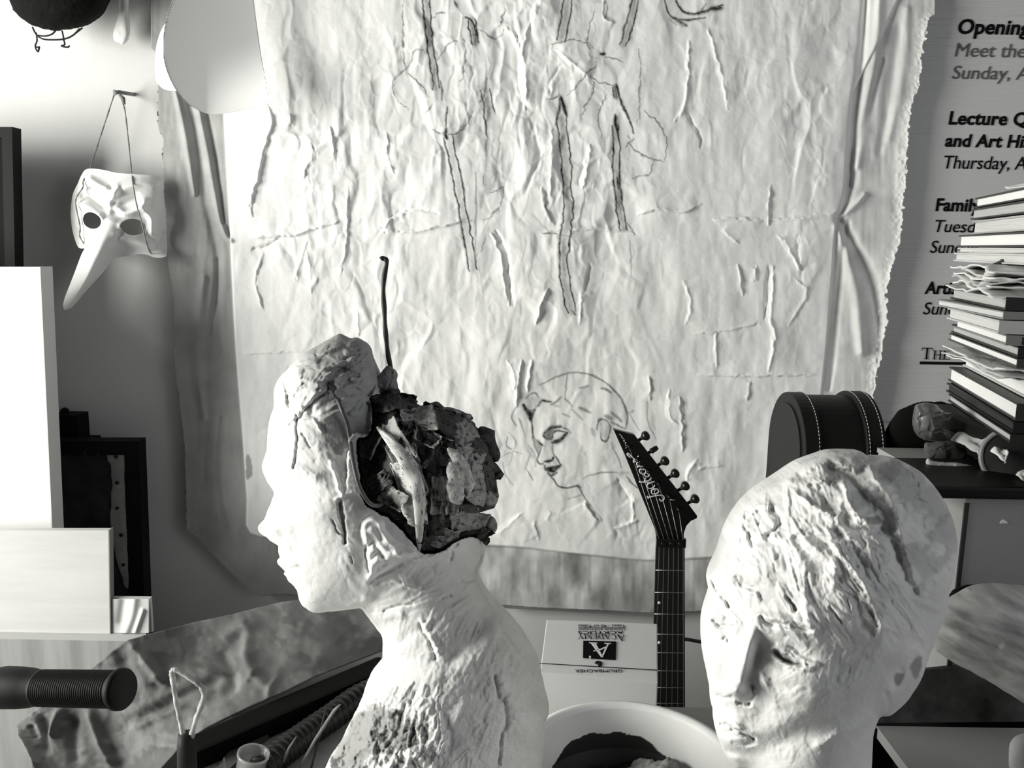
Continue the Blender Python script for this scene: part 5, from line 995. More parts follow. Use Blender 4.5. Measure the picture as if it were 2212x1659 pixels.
# ================================================================== paint box with printed lid
def build_paint_box():
    Yn, Yf = 1.10, 1.20
    nl, nr = pt(1166, 1452, Yn), pt(1421, 1475, Yn); fl = pt(1181, 1338, Yf)
    n0 = (nr - nl).cross(fl - nl).normalized(); _d = _f + _r2 * ((1420 - CX) / FPX) + _u2 * (-(1347 - CY) / FPX); _o = Vector((0, 0, CAMZ)); fr = _o + _d * ((nl - _o).dot(n0) / _d.dot(n0))
    root = thing('paint_box', ((nl.x + nr.x) / 2, Yn, TZ), 'white cardboard paint tube box with an upside-down printed label behind the round basin', 'box')
    m = mat('white_card_box', .72, .6, .3, var=.05, vscale=12)
    rb2 = pt(1437, 1500, Yf + .006)
    Lz = lambda p: Vector((p.x, p.y, TZ))
    V = [nl, nr, fr, fl, Lz(nl) + Vector((.006, 0, 0)), Lz(nr), Lz(fr) + Vector((.0, 0, 0)), Lz(fl)]
    bm = bmesh.new(); vs_ = [bm.verts.new(v) for v in V]
    for f in ((0, 1, 2, 3), (4, 7, 6, 5), (0, 4, 5, 1), (1, 5, 6, 2), (2, 6, 7, 3), (3, 7, 4, 0)): bm.faces.new([vs_[i] for i in f])
    bmesh.ops.bevel(bm, geom=list(bm.edges), offset=.0016, segments=2, profile=.6, affect='EDGES')
    bm_obj('carton', bm, m, root)
    n = (nr - nl).cross(fl - nl).normalized()
    if n.z < 0: n = -n
    def Q(x, y):                                               # photo pixel onto the lid plane
        a = (x - CX) / FPX; b = -(y - CY) / FPX; d = _f + _r2 * a + _u2 * b; o = Vector((0, 0, CAMZ))
        return o + d * ((nl - o).dot(n) / d.dot(n)) + n * .0009
    c = lambda x, y: Q(1150 + x / 3.259, 1150 + y / 3.259)
    def quadm(name, pts, mm, th=.0003):
        bm = bmesh.new(); prism_bm(bm, [c(*p) for p in pts], n * th); return bm_obj(name, bm, mm, root)
    # turned lettering: reads from the far side, so its baseline runs right to left
    def flip(name, body, xr, xl, yb, yt, bold=0, shear=0):
        a, b = c(xr, yb), c(xl, yb); up = c((xr + xl) / 2, yt) - c((xr + xl) / 2, yb); ex = (b - a); ey = up - ex.normalized() * up.dot(ex.normalized())
        put_text(name, body, a, ex, ey, ey.length, ex.length, root, M_ink, shear, bold, n * .5)
    flip('printed_line', 'Tubes - 90 ml Tubes', 652, 322, 652, 668); flip('printed_line', 'COULEUR ACRYLIQUE', 652, 322, 676, 692); 
    quadm('printed_rule', ((322, 669), (652, 671), (652, 673.5), (322, 671.5)), M_ink)
    for word, x0, x1, yb, yt, small in (('ACRYLICS', 640, 318, 698, 717, None),): flip('printed_line', word, x0, x1, yb, yt, .008)
    a, b = c(648, 723), c(312, 717); up = c(645, 768) - c(648, 723); ex = b - a; ey = up - ex.normalized() * up.dot(ex.normalized()); cap = ey.length
    gl, w = serif_word('ACADEMY', 1.0, .78, .05); k = ex.length / (w * 1.0); bm = bmesh.new()
    for ox, sc, quads in gl:
        for q in quads: prism_bm(bm, [a + ex.normalized() * ((ox + x * sc) * k) + ey.normalized() * (y * sc * cap) for x, y in q], n * .0003)
    bm_obj('printed_title', bm, M_ink, root)
    quadm('emblem_block', ((358, 766), (590, 772), (586, 902), (356, 888)), M_ink)
    a, b = c(552, 786), c(398, 780); up = c(475, 884) - c(475, 783); ex = b - a; bm = bmesh.new()
    ey = up - ex.normalized() * up.dot(ex.normalized()); n2 = n * .0008
    for q in ([(.0, 0), (.30, 0), (.30, .05), (.0, .05)], [(.62, 0), (1.0, 0), (1.0, .05), (.62, .05)], [(.09, .04), (.17, .04), (.55, .95), (.49, 1.0)], [(.70, .04), (.92, .04), (.56, .98), (.47, 1.0)], [(.16, .24), (.50, .50), (.86, .62), (.86, .56), (.52, .42), (.20, .20)]):
        prism_bm(bm, [a + ex * x + ey * y + n * .0003 for x, y in q], n2)
    bm_obj('emblem_letter', bm, mat('label_white', .7, .6), root)
    quadm('emblem_chip', ((398, 876), (412, 878), (408, 894), (402, 892)), bpy.data.materials['label_white'], .0012)
    quadm('printed_rule', ((52, 923), (880, 971), (880, 976), (52, 927)), M_ink)
    flip('printed_name', 'GRUMBACHER', 632, 300, 968, 988)
    V = []; F = []
    for k in range(3):
        s = [(440 + 8 * k, 925 + k * 4), (450 + 5 * k, 912 + 2 * k), (470, 910 + 8 * k), (488 - 4 * k, 920), (484, 940 - 4 * k), (464, 946 - 6 * k)]
        v, f = tube_arr([c(*p) for p in smooth_poly(s, 3, False)], .0006, 5); off = len(V); V += [tuple(q) for q in v]; F += [tuple(i + off for i in q) for q in f]
    fast_mesh('rose_mark', V, F, M_ink, root)
build_paint_box()

# ================================================================== round basin
def build_basin():
    zr = .846; c = Vector((.148, .905, TZ)); R = .130; Hh = zr - TZ
    root = thing('round_basin', c, 'round white plaster-mixing basin with black paint inside, between the two heads', 'basin')
    prof = [(.0005, 0), (R * .80, 0), (R * .88, .012), (R * .93, Hh * .5), (R, Hh - .004), (R + .003, Hh), (R - .004, Hh + .001), (R - .009, Hh - .004), (R * .88, Hh * .5), (R * .80, .03), (R * .6, .016), (.0005, .012)]
    P = []
    for i in range(len(prof) - 1):
        a, b = prof[i], prof[i + 1]; nn = 48 if i in (7, 8) else 2
        for k in range(nn): P.append((a[0] + (b[0] - a[0]) * k / nn, a[1] + (b[1] - a[1]) * k / nn))
    P.append(prof[-1]); seg = 280; col = []
    for i, (r, h) in enumerate(P):
        inner = i > 14
        for k in range(seg):
            q = 2 * pi * k / seg; v = .80
            if inner:
                e = math.degrees(q); hh = h / Hh                     # dark paint smeared on the far inner wall
                edge = .60 + .16 * float(fbm(np.array([e * .07]), np.array([3.0 + hh * 6]), 1.0, 4, 7)[0]) - ((e - 100) / 46.) ** 2 * .22
                if hh < edge: v = .012
            col.append(v)
    lathe('basin_wall', P, c, mat('basin_plastic', 1.0, .5, .4, vcol=True, var=.08, vscale=16), root, seg, None, col)
    g = Grid(-1, -1, 1, 1, .02); rr = np.hypot(g.X, g.Y); X, Y = g.X, g.Y
    h = .028 + .058 * sstep(-.7, .6, X * .75 - Y * .25) * (1 - .35 * rr) + .012 * facets(X * 100, Y * 100, 22, 4) + .006 * facets(X * 100, Y * 100, 9, 14)
    m = rr < .83; ids = np.full(m.shape, -1); ids[m] = np.arange(m.sum()); cc = m[:-1, :-1] & m[1:, :-1] & m[:-1, 1:] & m[1:, 1:]
    V = np.stack([c.x + X[m] * R, c.y + Y[m] * R, TZ + h[m]], 1); Q = np.stack([ids[:-1, :-1][cc], ids[:-1, 1:][cc], ids[1:, 1:][cc], ids[1:, :-1][cc]], 1)
    cl = .42 - .3 * sstep(.45, .7, fbm(X * 100, Y * 100, 30, 3, 4)); cl = np.where(X * .85 - Y * .35 < -.22 + .2 * (fbm(X * 100, Y * 100, 24, 3, 8) - .5), .012, cl)
    fast_mesh('plaster_scraps', V, Q, mat('plaster_scraps', 1, .8, .3, vcol=True, bump=.4, bscale=200), root, True, cl[m])
build_basin()

# ================================================================== tarp, black case, tools at the lower left
def build_tarp():
    far = [(36, 1566, 1.15), (70, 1540, 1.16), (120, 1506, 1.18), (205, 1440, 1.21), (250, 1404, 1.225), (287, 1380, 1.235), (350, 1362, 1.27), (410, 1346, 1.31), (480, 1331, 1.34), (560, 1312, 1.37), (640, 1296, 1.39), (740, 1300, 1.41), (840, 1312, 1.42)]
    near = [(80, 1664, 1.09), (100, 1690, 1.085), (150, 1720, 1.08), (215, 1735, 1.08), (280, 1728, 1.08), (322, 1690, 1.085), (365, 1640, 1.09), (430, 1582, 1.11), (520, 1535, 1.145), (600, 1500, 1.18), (680, 1462, 1.23), (760, 1430, 1.29), (840, 1400, 1.35)]
    Fr = smooth_poly(far, 16, False); Nr = smooth_poly(near, 16, False); ns = len(Fr); nt_ = 90; t = np.linspace(0, 1, nt_)
    PX = Fr[None, :, 0] * (1 - t[:, None]) + Nr[None, :, 0] * t[:, None]; PY = Fr[None, :, 1] * (1 - t[:, None]) + Nr[None, :, 1] * t[:, None]; PZ = Fr[None, :, 2] * (1 - t[:, None]) + Nr[None, :, 2] * t[:, None]
    h = np.zeros(PX.shape)
    def st(pts, w, a):
        S = smooth_poly(c_low(*pts), 4, False); d, sd, tt = seg_dist(PX, PY, S); h[...] += a * np.exp(-(d / w) ** 2) * np.clip(np.minimum(tt, 1 - tt) * 5 + .25, 0, 1)
    for pts, w, a in ((((690, 710), (760, 780), (830, 870), (870, 930)), 13, 24), (((640, 760), (700, 900), (720, 1000)), 16, -16), (((470, 1060), (520, 1180), (570, 1300), (620, 1374)), 10, 26), (((400, 1080), (380, 1200), (400, 1374)), 13, -16), (((330, 1060), (290, 1150), (270, 1220)), 9, 22), (((200, 1090), (240, 1150), (230, 1300)), 12, -14), (((90, 1170), (140, 1240), (210, 1374)), 8, 18), (((160, 1140), (190, 1220)), 8, -12),
                      (((1180, 700), (1250, 640), (1330, 600)), 15, 18), (((1330, 640), (1310, 760), (1340, 860), (1450, 960)), 13, 17), (((1150, 760), (1230, 850), (1210, 1000)), 15, -15), (((900, 850), (1040, 845), (1180, 875)), 9, 15), (((1190, 880), (1100, 930), (950, 1000), (800, 1080), (660, 1140)), 13, -20), (((700, 1160), (860, 1090), (1000, 1020)), 10, 12), (((1300, 920), (1370, 850)), 7, 10), (((1420, 1000), (1470, 890)), 6, 11), (((800, 930), (900, 940), (900, 900)), 8, -9), (((1500, 760), (1640, 820), (1760, 780)), 20, 8), (((860, 1270), (900, 1250), (960, 1270)), 10, 8), (((440, 840), (560, 760), (680, 705)), 9, 14)): st(pts, w, a)
    h += 12 * (fbm(PX, PY, 70, 3, 5) - .5) + 4 * (fbm(PX, PY, 22, 3, 6) - .5) + 2.5 * facets(PX, PY, 34, 8)
    V = at(PX, PY, PZ); V[..., 1] -= h * .0005; V[..., 2] += h * .00035
    col = .15 * (1 - .35 * (fbm(PX, PY, 50, 4, 44) - .5) * 2)
    g_ = sstep(260, 130, PX - (PY - 1500) * .4); col = col * (1 + .5 * sstep(.5, .66, fbm(PX, PY, 34, 3, 4)))
    idx = np.arange(nt_ * ns).reshape(nt_, ns); Q = np.stack([idx[:-1, :-1].ravel(), idx[1:, :-1].ravel(), idx[1:, 1:].ravel(), idx[:-1, 1:].ravel()], 1)
    o = fast_mesh('dust_sheet', V.reshape(-1, 3), Q, mat('grey_drop_cloth', 1, .85, .2, vcol=True, bump=.25, bscale=500), None, True, np.clip(col, .05, .8).ravel())
    s = o.modifiers.new('thickness', 'SOLIDIFY'); s.thickness = .003; s.offset = -1
    tag(o, 'stained grey drop cloth draped from behind the profile bust to the lower left corner', 'cloth')
build_tarp()
def build_case():
    root = thing('black_case', (-.2, 1.3, TZ), 'flat black carrying case lying under the grey drop cloth', 'case')
    a0, a1 = atz(420, 1615, TZ + .035), atz(850, 1428, TZ + .035)
    ax = (a1 - a0); ax.z = 0; L = ax.length; ax.normalize(); ay = Vector((-ax.y, ax.x, 0)); R = Matrix((ax, ay, Vector((0, 0, 1)))).transposed()
    c = (a0 + a1) / 2 + ay * .018; c.z = TZ + .0152
    obox('case_shell', c, (L, .045, .029), R, mat('black_case_cloth', .004, .8, .1), root, .006)
    P = [atz(x, y, TZ + .02) for x, y in ((520, 1590), (560, 1560), (610, 1532), (640, 1520), (690, 1500))]
    tube('case_handle', curve3(P, 5), .006, M_black, root, 10)
    p = [atz(x, y, TZ) for x, y in c_low((1150, 1410), (1320, 1160), (1490, 1070), (1590, 1066), (1465, 1190), (1300, 1330), (1200, 1430))]
    bm = bmesh.new(); prism_bm(bm, [q + Vector((0, 0, .001)) for q in p], (0, 0, .008)); o = bm_obj('slate_palette', bm, mat('slate_grey_card', .10, .7, .2, var=.3, vscale=18)); tag(o, 'dark grey tapered palette lying in front of the black case', 'palette')
build_case()
def build_grip():
    Yg = .68; e = pt(260, 1489, Yg); ax = Vector((.955, -.26, .150)).normalized(); s = Yg * 1.1 / FPX
    root = thing('handlebar_grip', e, 'black ribbed rubber bicycle grip with flanged end poking in at the lower left edge', 'grip')
    m = mat('black_rubber', .003, .6, .15); L = .30
    prof = [(.0005, .004), (.0165, .004), (.018, .002), (.0182, -.002), (.0165, -.004), (.0158, -.0055)]
    x = -.0065
    while x > -.088: prof += [(.0158, x), (.0163, x - .0006), (.0163, x - .0012), (.0158, x - .0018)]; x -= .0024
    prof += [(.0156, -.09), (.0175, -.10), (.0186, -.112), (.019, -.13), (.018, -.14), (.0005, -.14)]
    lathe('rubber_sleeve', prof, e, m, root, 40, ax)
    bar = e - ax * .13; tube('steel_bar', [bar, bar - ax * .1, bar - ax * .2, bar - ax * .24 + Vector((0, 0, -.03)), bar - ax * .25 + Vector((0, .0, -.1)), Vector((bar.x - .24, bar.y + .06, TZ + .002))], .011, mat('dark_steel_bar', .05, .35, .5, metal=.8), root, 14)
build_grip()
def build_tools():
    Yl = .985
    root = thing('wire_loop_tool', pt(405, 1659, Yl), 'plaster-crusted bent wire loop tool with dark handle standing before the drop cloth', 'tool')
    m = mat('plaster_crust', .78, .85, .2, var=.75, vscale=38, bump=.6, bscale=160)
    P = curve3([pt(x, y, Yl) for x, y in c_low((972, 1210), (965, 1160), (950, 1090), (930, 990), (918, 900), (912, 862), (925, 853), (950, 862), (1000, 890), (1050, 925), (1076, 955), (1084, 990), (1070, 1040), (1050, 1090), (1030, 1150), (1016, 1210))], 4)
    rs = np.random.RandomState(2)
    tube('wire_loop', P, [.0026 + .0015 * rs.rand() for _ in P], m, root, 10)
    a = [pt(x, y, Yl) for x, y in c_low((985, 1190), (990, 1250), (990, 1374))]; a.append(Vector((a[-1].x, a[-1].y + .02, TZ + .0005)))
    tube('handle', a, [.009, .0115, .0115, .0105], mat('dark_worn_handle', .02, .6, .3, var=.6, vscale=60), root, 16)
    # small spike of card beside it
    sp = pt(486, 1640, 1.0); tag(tube('wooden_spike', [pt(484, 1637, 1.0), Vector((sp.x - .002, 1.0, TZ + .0005))], [.0008, .004], mat('pale_stick', .45, .7), None, 8), 'short pale stick standing between the loop tool and the clear tube', 'stick')
    # clear tube
    c = pt(548, 1627, 1.0); base = Vector((c.x - .012, 1.0, TZ + .0005)); axv = (c - base).normalized(); hgt = (c - base).length
    o = lathe('clear_tube', [(.018, 0), (.0195, hgt - .004), (.0212, hgt - .003), (.0212, hgt), (.0192, hgt), (.0182, hgt - .004), (.0165, .002), (.0002, .002)], base, mat('clear_plastic', .92, .12, .5, trans=.75, var=.1, vscale=40), None, 40, axv)
    tag(o, 'clear plastic tube standing at the bottom edge left of the profile bust', 'tube')
    # ribbed hose
    pts = [atz(x, y, TZ + .022) for x, y in ((560, 1668), (610, 1625), (660, 1588), (715, 1550), (770, 1510), (830, 1480))]
    P = curve3(pts, 24); n = len(P); tube('ribbed_hose', P, [.0165 + .0042 * abs(sin(i * .62)) ** .5 for i in range(n)], mat('black_hose_rubber', .006, .4, .4), None, 18); tag(bpy.data.objects['ribbed_hose'], 'black ribbed hose lying below the drop cloth against the chest of the bust', 'hose')
    for nm, pl, r, lab in (('long_stick', ((640, 1672), (680, 1600), (722, 1535), (735, 1522)), .0024, 'long thin pale stick leaning over the black ribbed hose'), ('bare_twig', ((600, 1672), (625, 1615), (640, 1592)), .0018, 'short thin stick beside the clear tube, left of the longer sticks'), ('dark_twig', ((672, 1660), (690, 1590), (704, 1530)), .0016, 'dark thin twig upright among the sticks by the ribbed hose')):
        A = [pt(x, y, 1.03 - .02 * i / 3) for i, (x, y) in enumerate(pl)]; A = [Vector((A[0].x - .01, A[0].y, TZ + .001))] + A
        tag(tube(nm, A, [r * 1.3] + [r] * (len(A) - 2) + [r * .5], mat(nm + '_wood', .28 if 'dark' not in nm else .06, .7, .2, var=.4, vscale=90), None, 8), lab, 'stick')
build_tools()

# ================================================================== leather chest on the right
def build_chest():
    Y0, Y1 = 1.25, 1.43; x0 = pt(1737, 1000, Y0).x; x1 = pt(1900, 1000, Y0).x + .008; zt = pt(1692, 853, 1.34).z; zb = zt - .255
    root = thing('domed_chest', ((x0 + x1) / 2, 1.34, zb), 'black leather domed chest with pale stitching, behind the three-quarter plaster head', 'chest')
    lm = mat('black_leather', .005, .5, .3, var=.3, vscale=70, bump=.25, bscale=420); R = (Y1 - Y0) / 2; cy = (Y0 + Y1) / 2; zc = zt - R
    def arch(k, n=28): return [(cy - (R + k) * cos(pi * i / n), zc + (R + k) * sin(pi * i / n)) for i in range(n + 1)]
    def slab(name, xa, xb, k, mm, zlo=None):
        zlo = zb if zlo is None else zlo; pr = [(cy - R - k, zlo)] + arch(k) + [(cy + R + k, zlo)]
        bm = bmesh.new(); prism_bm(bm, [(xa, y, z) for y, z in pr], (xb - xa, 0, 0)); o = bm_obj(name, bm, mm, root); 
        b = o.modifiers.new('b', 'BEVEL'); b.width = .002; b.segments = 2; b.limit_method = 'ANGLE'; b.angle_limit = radians(50); return o
    slab('body', x0 + .004, x1 - .004, 0, lm)
    lb = mat('black_leather_trim', .006, .5, .3, bump=.25, bscale=420)
    slab('trim_band', x0 - .0, x0 + .026, .004, lb); slab('trim_band', x1 - .030, x1, .007, lb)
    th = mat('pale_thread', .55, .8, .2)
    for xs, k in ((x0 + .022, .0046), (x1 - .026, .0076), (x1 - .006, .0076)):
        pr = [(cy - R - k, zb + .004 + i * .0055) for i in range(int((zc - zb) / .0055))] + arch(k, 50); V = []; F = []
        for i in range(0, len(pr) - 1):
            a, b = pr[i], pr[i + 1]; m1 = .18; p = Vector((xs, a[0] + (b[0] - a[0]) * m1, a[1] + (b[1] - a[1]) * m1)); q = Vector((xs, a[0] + (b[0] - a[0]) * (1 - m1), a[1] + (b[1] - a[1]) * (1 - m1)))
            v, f = tube_arr([p, q], .0006, 5); off = len(V); V += [tuple(w) for w in v]; F += [tuple(j + off for j in w) for w in f]
        fast_mesh('stitching', V, F, th, root)
    # inner face panel on the end
    pr = [(cy - R + .014, zb)] + [(cy - (R - .014) * cos(pi * i / 28), zc + (R - .014) * sin(pi * i / 28)) for i in range(29)] + [(cy + R - .014, zb)]
    bm = bmesh.new(); prism_bm(bm, [(x0 - .0025, y, z) for y, z in pr], (.003, 0, 0)); bm_obj('end_panel', bm, mat('grey_black_leather', .014, .6, .3, bump=.25, bscale=420), root)
    return x0, x1, zb
CX0, CX1, CZB = build_chest()
o = box('support_crate', (CX0 - .0, 1.255, TZ), (CX1 + .0, 1.425, CZB), wood_mat('crate_wood', .3, .3, (3, 20, 20))); tag(o, 'wooden crate under the black domed chest, hidden behind the plaster head', 'crate')

# ================================================================== grey box, tray, books
def build_grey_box():
    Yb = .985; c = pt(2088, 1075, Yb); top = c.z
    root = thing('grey_cardboard_box', (c.x + .2, Yb + .15, TZ), 'large grey cardboard box at the right edge carrying the book stack', 'box')
    lo = Vector((c.x, Yb, TZ)); hi = Vector((c.x + .42, Yb + .25, top))
    box('carton', lo, hi, mat('grey_board', .34, .8, .2, var=.1, vscale=10), root, .0015)
    box('lid_flap', (c.x - .0015, Yb - .0015, top - .006), (c.x + .421, Yb + .251, top + .001), mat('grey_board_lid', .34, .8, .2), root)
    box('corner_strip', (c.x - .001, Yb - .001, TZ), (c.x + .004, Yb + .002, top - .006), mat('dark_strip', .03, .6, .3), root)  # dark strip drawn for the gap along the near corner
    o = bm_ = bmesh.new(); prism_bm(bm_, [pt(x, y, Yb) for x, y in ((2159, 1130), (2162, 1125), (2168, 1122), (2174, 1126), (2177, 1130))], (0, -.001, 0)); bm_obj('white_tear', bm_, mat('torn_paper', .85, .8), root)
    return c, top + .001
GB, GT = build_grey_box()
GB_R = GB.x + .41
tr = box('black_tray', (GB.x - .065, GB.y - .012, GT + .0005), (GB.x + .33, GB.y + .13, GT + .016), mat('black_tray_plastic', .004, .5, .2), None, .004); tag(tr, 'flat black tray on the grey cardboard box under the book stack', 'tray')
def flat_sheet(name, pts, label, cat, c=.82, group=None, curl=0.0, th=.0012, mm=None):
    """loose sheet from four 3-d corners, bent a little"""
    A = [Vector(p) for p in pts]; n = 10; V = []
    for i in range(n + 1):
        for j in range(n + 1):
            u, v = i / n, j / n; p = (A[0] * (1 - u) + A[1] * u) * (1 - v) + (A[3] * (1 - u) + A[2] * u) * v
            w = curl * (sin(u * 5 + v * 3) * .5 + facet1(u * 3, v * 3)); V.append(tuple(p + Vector((0, -abs(w) * .6, w))))
    idx = np.arange((n + 1) ** 2).reshape(n + 1, n + 1); Q = np.stack([idx[:-1, :-1].ravel(), idx[1:, :-1].ravel(), idx[1:, 1:].ravel(), idx[:-1, 1:].ravel()], 1)
    o = fast_mesh(name, V, Q, mm or mat(name + '_paper', c, .8, .2, var=.12, vscale=30), None, True); s = o.modifiers.new('t', 'SOLIDIFY'); s.thickness = th
    return tag(o, label, cat, group)
def facet1(u, v): return float(facets(np.array([u * 20.0]), np.array([v * 20.0]), 16, 3)[0])
def build_books():
    TF = .26; Yc = .99
    ang = math.atan2(.248, 1.0)
    def zl(y): return at(2060, y, Yc + .245)[2]
    # far-left edge rows from the photo: (top, bottom, x of far-left end, yaw offset deg, x of near corner, kind)
    rows = [(420, 443, 2082, 3, 2262, 'w', 'white-edged book on top of the stack with a dark lower cover', .03),
            (446, 470, 2076, 2, 2256, 'g', 'thick grey-edged book second from the top of the stack', .03),
            (473, 503, 2056, 4, 2250, 'p', 'thick pale book with round worn edge, third in the stack', .45),
            (506, 533, 2070, 1, 2222, 'w', 'book with clean white page block between dark covers, in the upper stack', .04),
            (535, 545, 2052, -2, 2236, 'p', 'thin pale booklet above the crumpled papers in the stack', .7),
            (546, 565, 2060, 0, 2216, 'p', 'pale paperback lying just above the crumpled papers', .6),
            (621, 644, 2054, -2, 2170, 'g', 'grey-paged book with black lower cover just below the crumpled papers', .02),
            (646, 660, 2022, -12, 2165, 'p', 'thin grey booklet sticking out furthest left from the stack', .25),
            (662, 685, 2046, -3, 2156, 'p', 'worn pale book with ragged edge in the middle of the stack', .5),
            (687, 705, 2062, 0, 2172, 'w', 'pale-paged book with grey spine marked by a small square', .22),
            (707, 726, 2055, 1, 2198, 'g', 'book with thick black cover below the one with the marked spine', .015),
            (728, 744, 2049, 0, 2196, 'w', 'white-paged book above the lower bundle of crumpled papers', .05),
            (768, 804, 2068, 2, 2236, 'w', 'thickest white-paged book in the lower stack', .6),
            (806, 837, 2049, 1, 2196, 'w', 'book with white upper pages and grey streaked lower edge near the stack bottom', .03),
            (839, 858, 2044, -1, 2190, 'b', 'black book second from the bottom of the stack', .01),
            (860, 876, 2048, 0, 2184, 'g', 'lowest book in the stack with pale pages above the open leaflet', .02)]
    pages = {'w': .86, 'g': .55, 'p': .72, 'b': .05}
    z_prev = None
    for i, (yt, yb, xl, yaw, xc, kind, lab, cov) in enumerate(rows):
        z1 = float(zl(yt)); z0 = float(zl(yb))
        if z_prev is not None and z1 > z_prev - .0006: z1 = z_prev - .0006
        z_prev = z0
        a = ang + radians(yaw) * .4
        C_ = pt(xc, CY, Yc); C_ = Vector((atz(xc, 1000, z0).x, 0, 0)) if False else Vector(((xc - CX) / FPX * (Yc * cos(PITCH) + (CAMZ - (z0 + z1) / 2) * sin(PITCH)), Yc, 0))
        e1 = Vector((sin(a), cos(a), 0)); e2 = Vector((cos(a), -sin(a), 0))
        lo, hi = .05, .5
        for _ in range(40):
            m_ = (lo + hi) / 2; q = C_ + e1 * m_; px = proj((q.x, q.y, (z0 + z1) / 2))[0]
            if px > xl: lo = m_
            else: hi = m_
        D = min(max(lo, .16), .33); W = .17 + .02 * ((i * 7) % 3)
        th = z1 - z0; ct = min(.0022, th * .16)
        root = thing('stacked_book', C_ + e1 * D * .5 + e2 * W * .5 + Vector((0, 0, z0)), lab, 'book', 'books in the leaning stack')
        Rm = Matrix((e2, e1, Vector((0, 0, 1)))).transposed(); cm = mat('book_cover', cov, .5, .4)
        ctr = C_ + e1 * D * .5 + e2 * W * .5
        pg = mat('book_pages', pages[kind], .9, .1, var=.35 if kind != 'w' else .12, vscale=1, stretch=(6, 6, 900))
        obox('page_block', ctr + e2 * -.001 + Vector((0, 0, (z0 + z1) / 2)), (W - .008, D - .008, th - 2 * ct - .0004), Rm, pg, root)
        bt = ct * (2.2 if kind in 'gb' else 1)
        obox('cover', ctr + Vector((0, 0, z1 - ct / 2)), (W, D, ct), Rm, cm, root)
        obox('cover', ctr + Vector((0, 0, z0 + ct / 2)), (W, D, ct), Rm, cm, root)
        sp = obox('spine', ctr - e1 * (D / 2 - .0008) + Vector((0, 0, (z0 + z1) / 2)), (W, .0018, th), Rm, mat('book_spine', cov * .8, .5, .4), root)
        if i == 9:
            q0 = C_ + e2 * .022 + Vector((0, 0, (z0 + z1) / 2)) - e1 * .0005
            for dx, dz, w, h_ in ((0, .004, .010, .001), (0, -.004, .010, .001), (-.0045, 0, .001, .009), (.0045, 0, .001, .009), (.0, -.001, .003, .003)): obox('spine_mark', q0 + e2 * dx + Vector((0, 0, dz)), (w, .001, h_), Rm, M_ink, sp)
    def crumple(name, label, outline, Y, k, amt, c, m=None):
        r = Relief(outline, Y, 1.5, jit=3); h = r.base * k + amt * (facets(r.g.X * .7, r.g.Y * 1.6, 44, 3) + .3 * facets(r.g.X, r.g.Y, 18, 5)) * sstep(0, 8, r.d0)
        o = r.build(name, h, r.base * .6, m or mat(name + '_paper', c, .7, .2, var=.25, vscale=24)); return tag(o, label, 'paper')
    K = c_bk
    def wad(n, ya, yb, xl, xc, seed, lab, grp, cols):
        rs = np.random.RandomState(seed); za, zb_ = float(zl(ya)) - .001, float(zl(yb)) + .001
        for k in range(n):
            u, v = np.meshgrid(np.linspace(0, 1, 44), np.linspace(0, 1, 30)); zc = zb_ + (za - zb_) * (n - k - .5) / n; amp = (za - zb_) / n * .62
            C_ = Vector(((xc + rs.randint(-14, 10) - CX) / FPX * (Yc * cos(PITCH) + (CAMZ - zc) * sin(PITCH)), Yc + .012 * rs.rand(), 0)); a = ang + .08 * (rs.rand() - .5)
            e1 = Vector((sin(a), cos(a), 0)); e2 = Vector((cos(a), -sin(a), 0)); q = C_ + e1 * .245; dx = (xl + rs.randint(-6, 16) - proj((q.x, q.y, zc))[0]) / FPX * 1.2
            e1 = (e1 * .245 + Vector((dx, 0, 0)))
            wz = amp * (1.5 * facets(u * 60 + 40 * k, v * 60, 22, seed + k) + .8 * np.sin(u * (5 + 3 * rs.rand()) + 6 * rs.rand())) ; ed = .006 * (fbm(u * 40, v * 0 + 3 * k, 5, 2, seed) - .5)
            wz = np.clip(wz, -amp * 1.0, amp * 1.0)
            V = np.stack([C_.x + e1.x * u + e2.x * (v * .12 - .004 + ed), C_.y + e1.y * u + e2.y * (v * .12 - .004 + ed), zc + wz], -1).reshape(-1, 3)
            idx = np.arange(u.size).reshape(u.shape); Q = np.stack([idx[:-1, :-1].ravel(), idx[1:, :-1].ravel(), idx[1:, 1:].ravel(), idx[:-1, 1:].ravel()], 1)
            o = fast_mesh('crumpled_sheet', V, Q, mat('crumpled_sheet_paper', cols[k % len(cols)], .8, .2, var=.15, vscale=30), None, True); s_ = o.modifiers.new('t', 'SOLIDIFY'); s_.thickness = min(.0035, amp * .5)
            tag(o, lab % ('topmost', 'second', 'third', 'fourth', 'fifth', 'sixth')[k], 'paper', grp)
        c0 = Vector(((xc - CX) / FPX * (Yc * cos(PITCH) + (CAMZ - za) * sin(PITCH)), Yc, 0)) + Vector((sin(ang), cos(ang), 0)) * .12 + Vector((cos(ang), -sin(ang), 0)) * .16
        return c0, za, zb_
    c0, za, zb_ = wad(6, 566, 621, 2056, 2150, 3, '%s of the crumpled white sheets stuffed in mid-stack, between the booklets and the dark-covered book', 'crumpled sheets in mid-stack', (.84, .7, .86, .62, .8, .75))
    tag(obox('black_pouch', c0 + Vector((0, 0, (za + zb_) / 2)), (.05, .14, za - zb_ - .001), Matrix.Rotation(-ang, 3, 'Z'), mat('black_pouch_cloth', .006, .8, .1), None, .008), 'black pouch wedged behind the crumpled sheets in mid-stack', 'pouch')
    crumple('creased_bag', 'shiny grey bag wedged at the right of the crumpled mid-stack papers', K((930, 790), (980, 740), (1080, 690), (1180, 650), (1290, 660), (1300, 800), (1180, 850), (1060, 830), (980, 810)), 1.09, .6, 10, .10, mat('dark_shiny_bag', .05, .3, .5, var=.5, vscale=30))
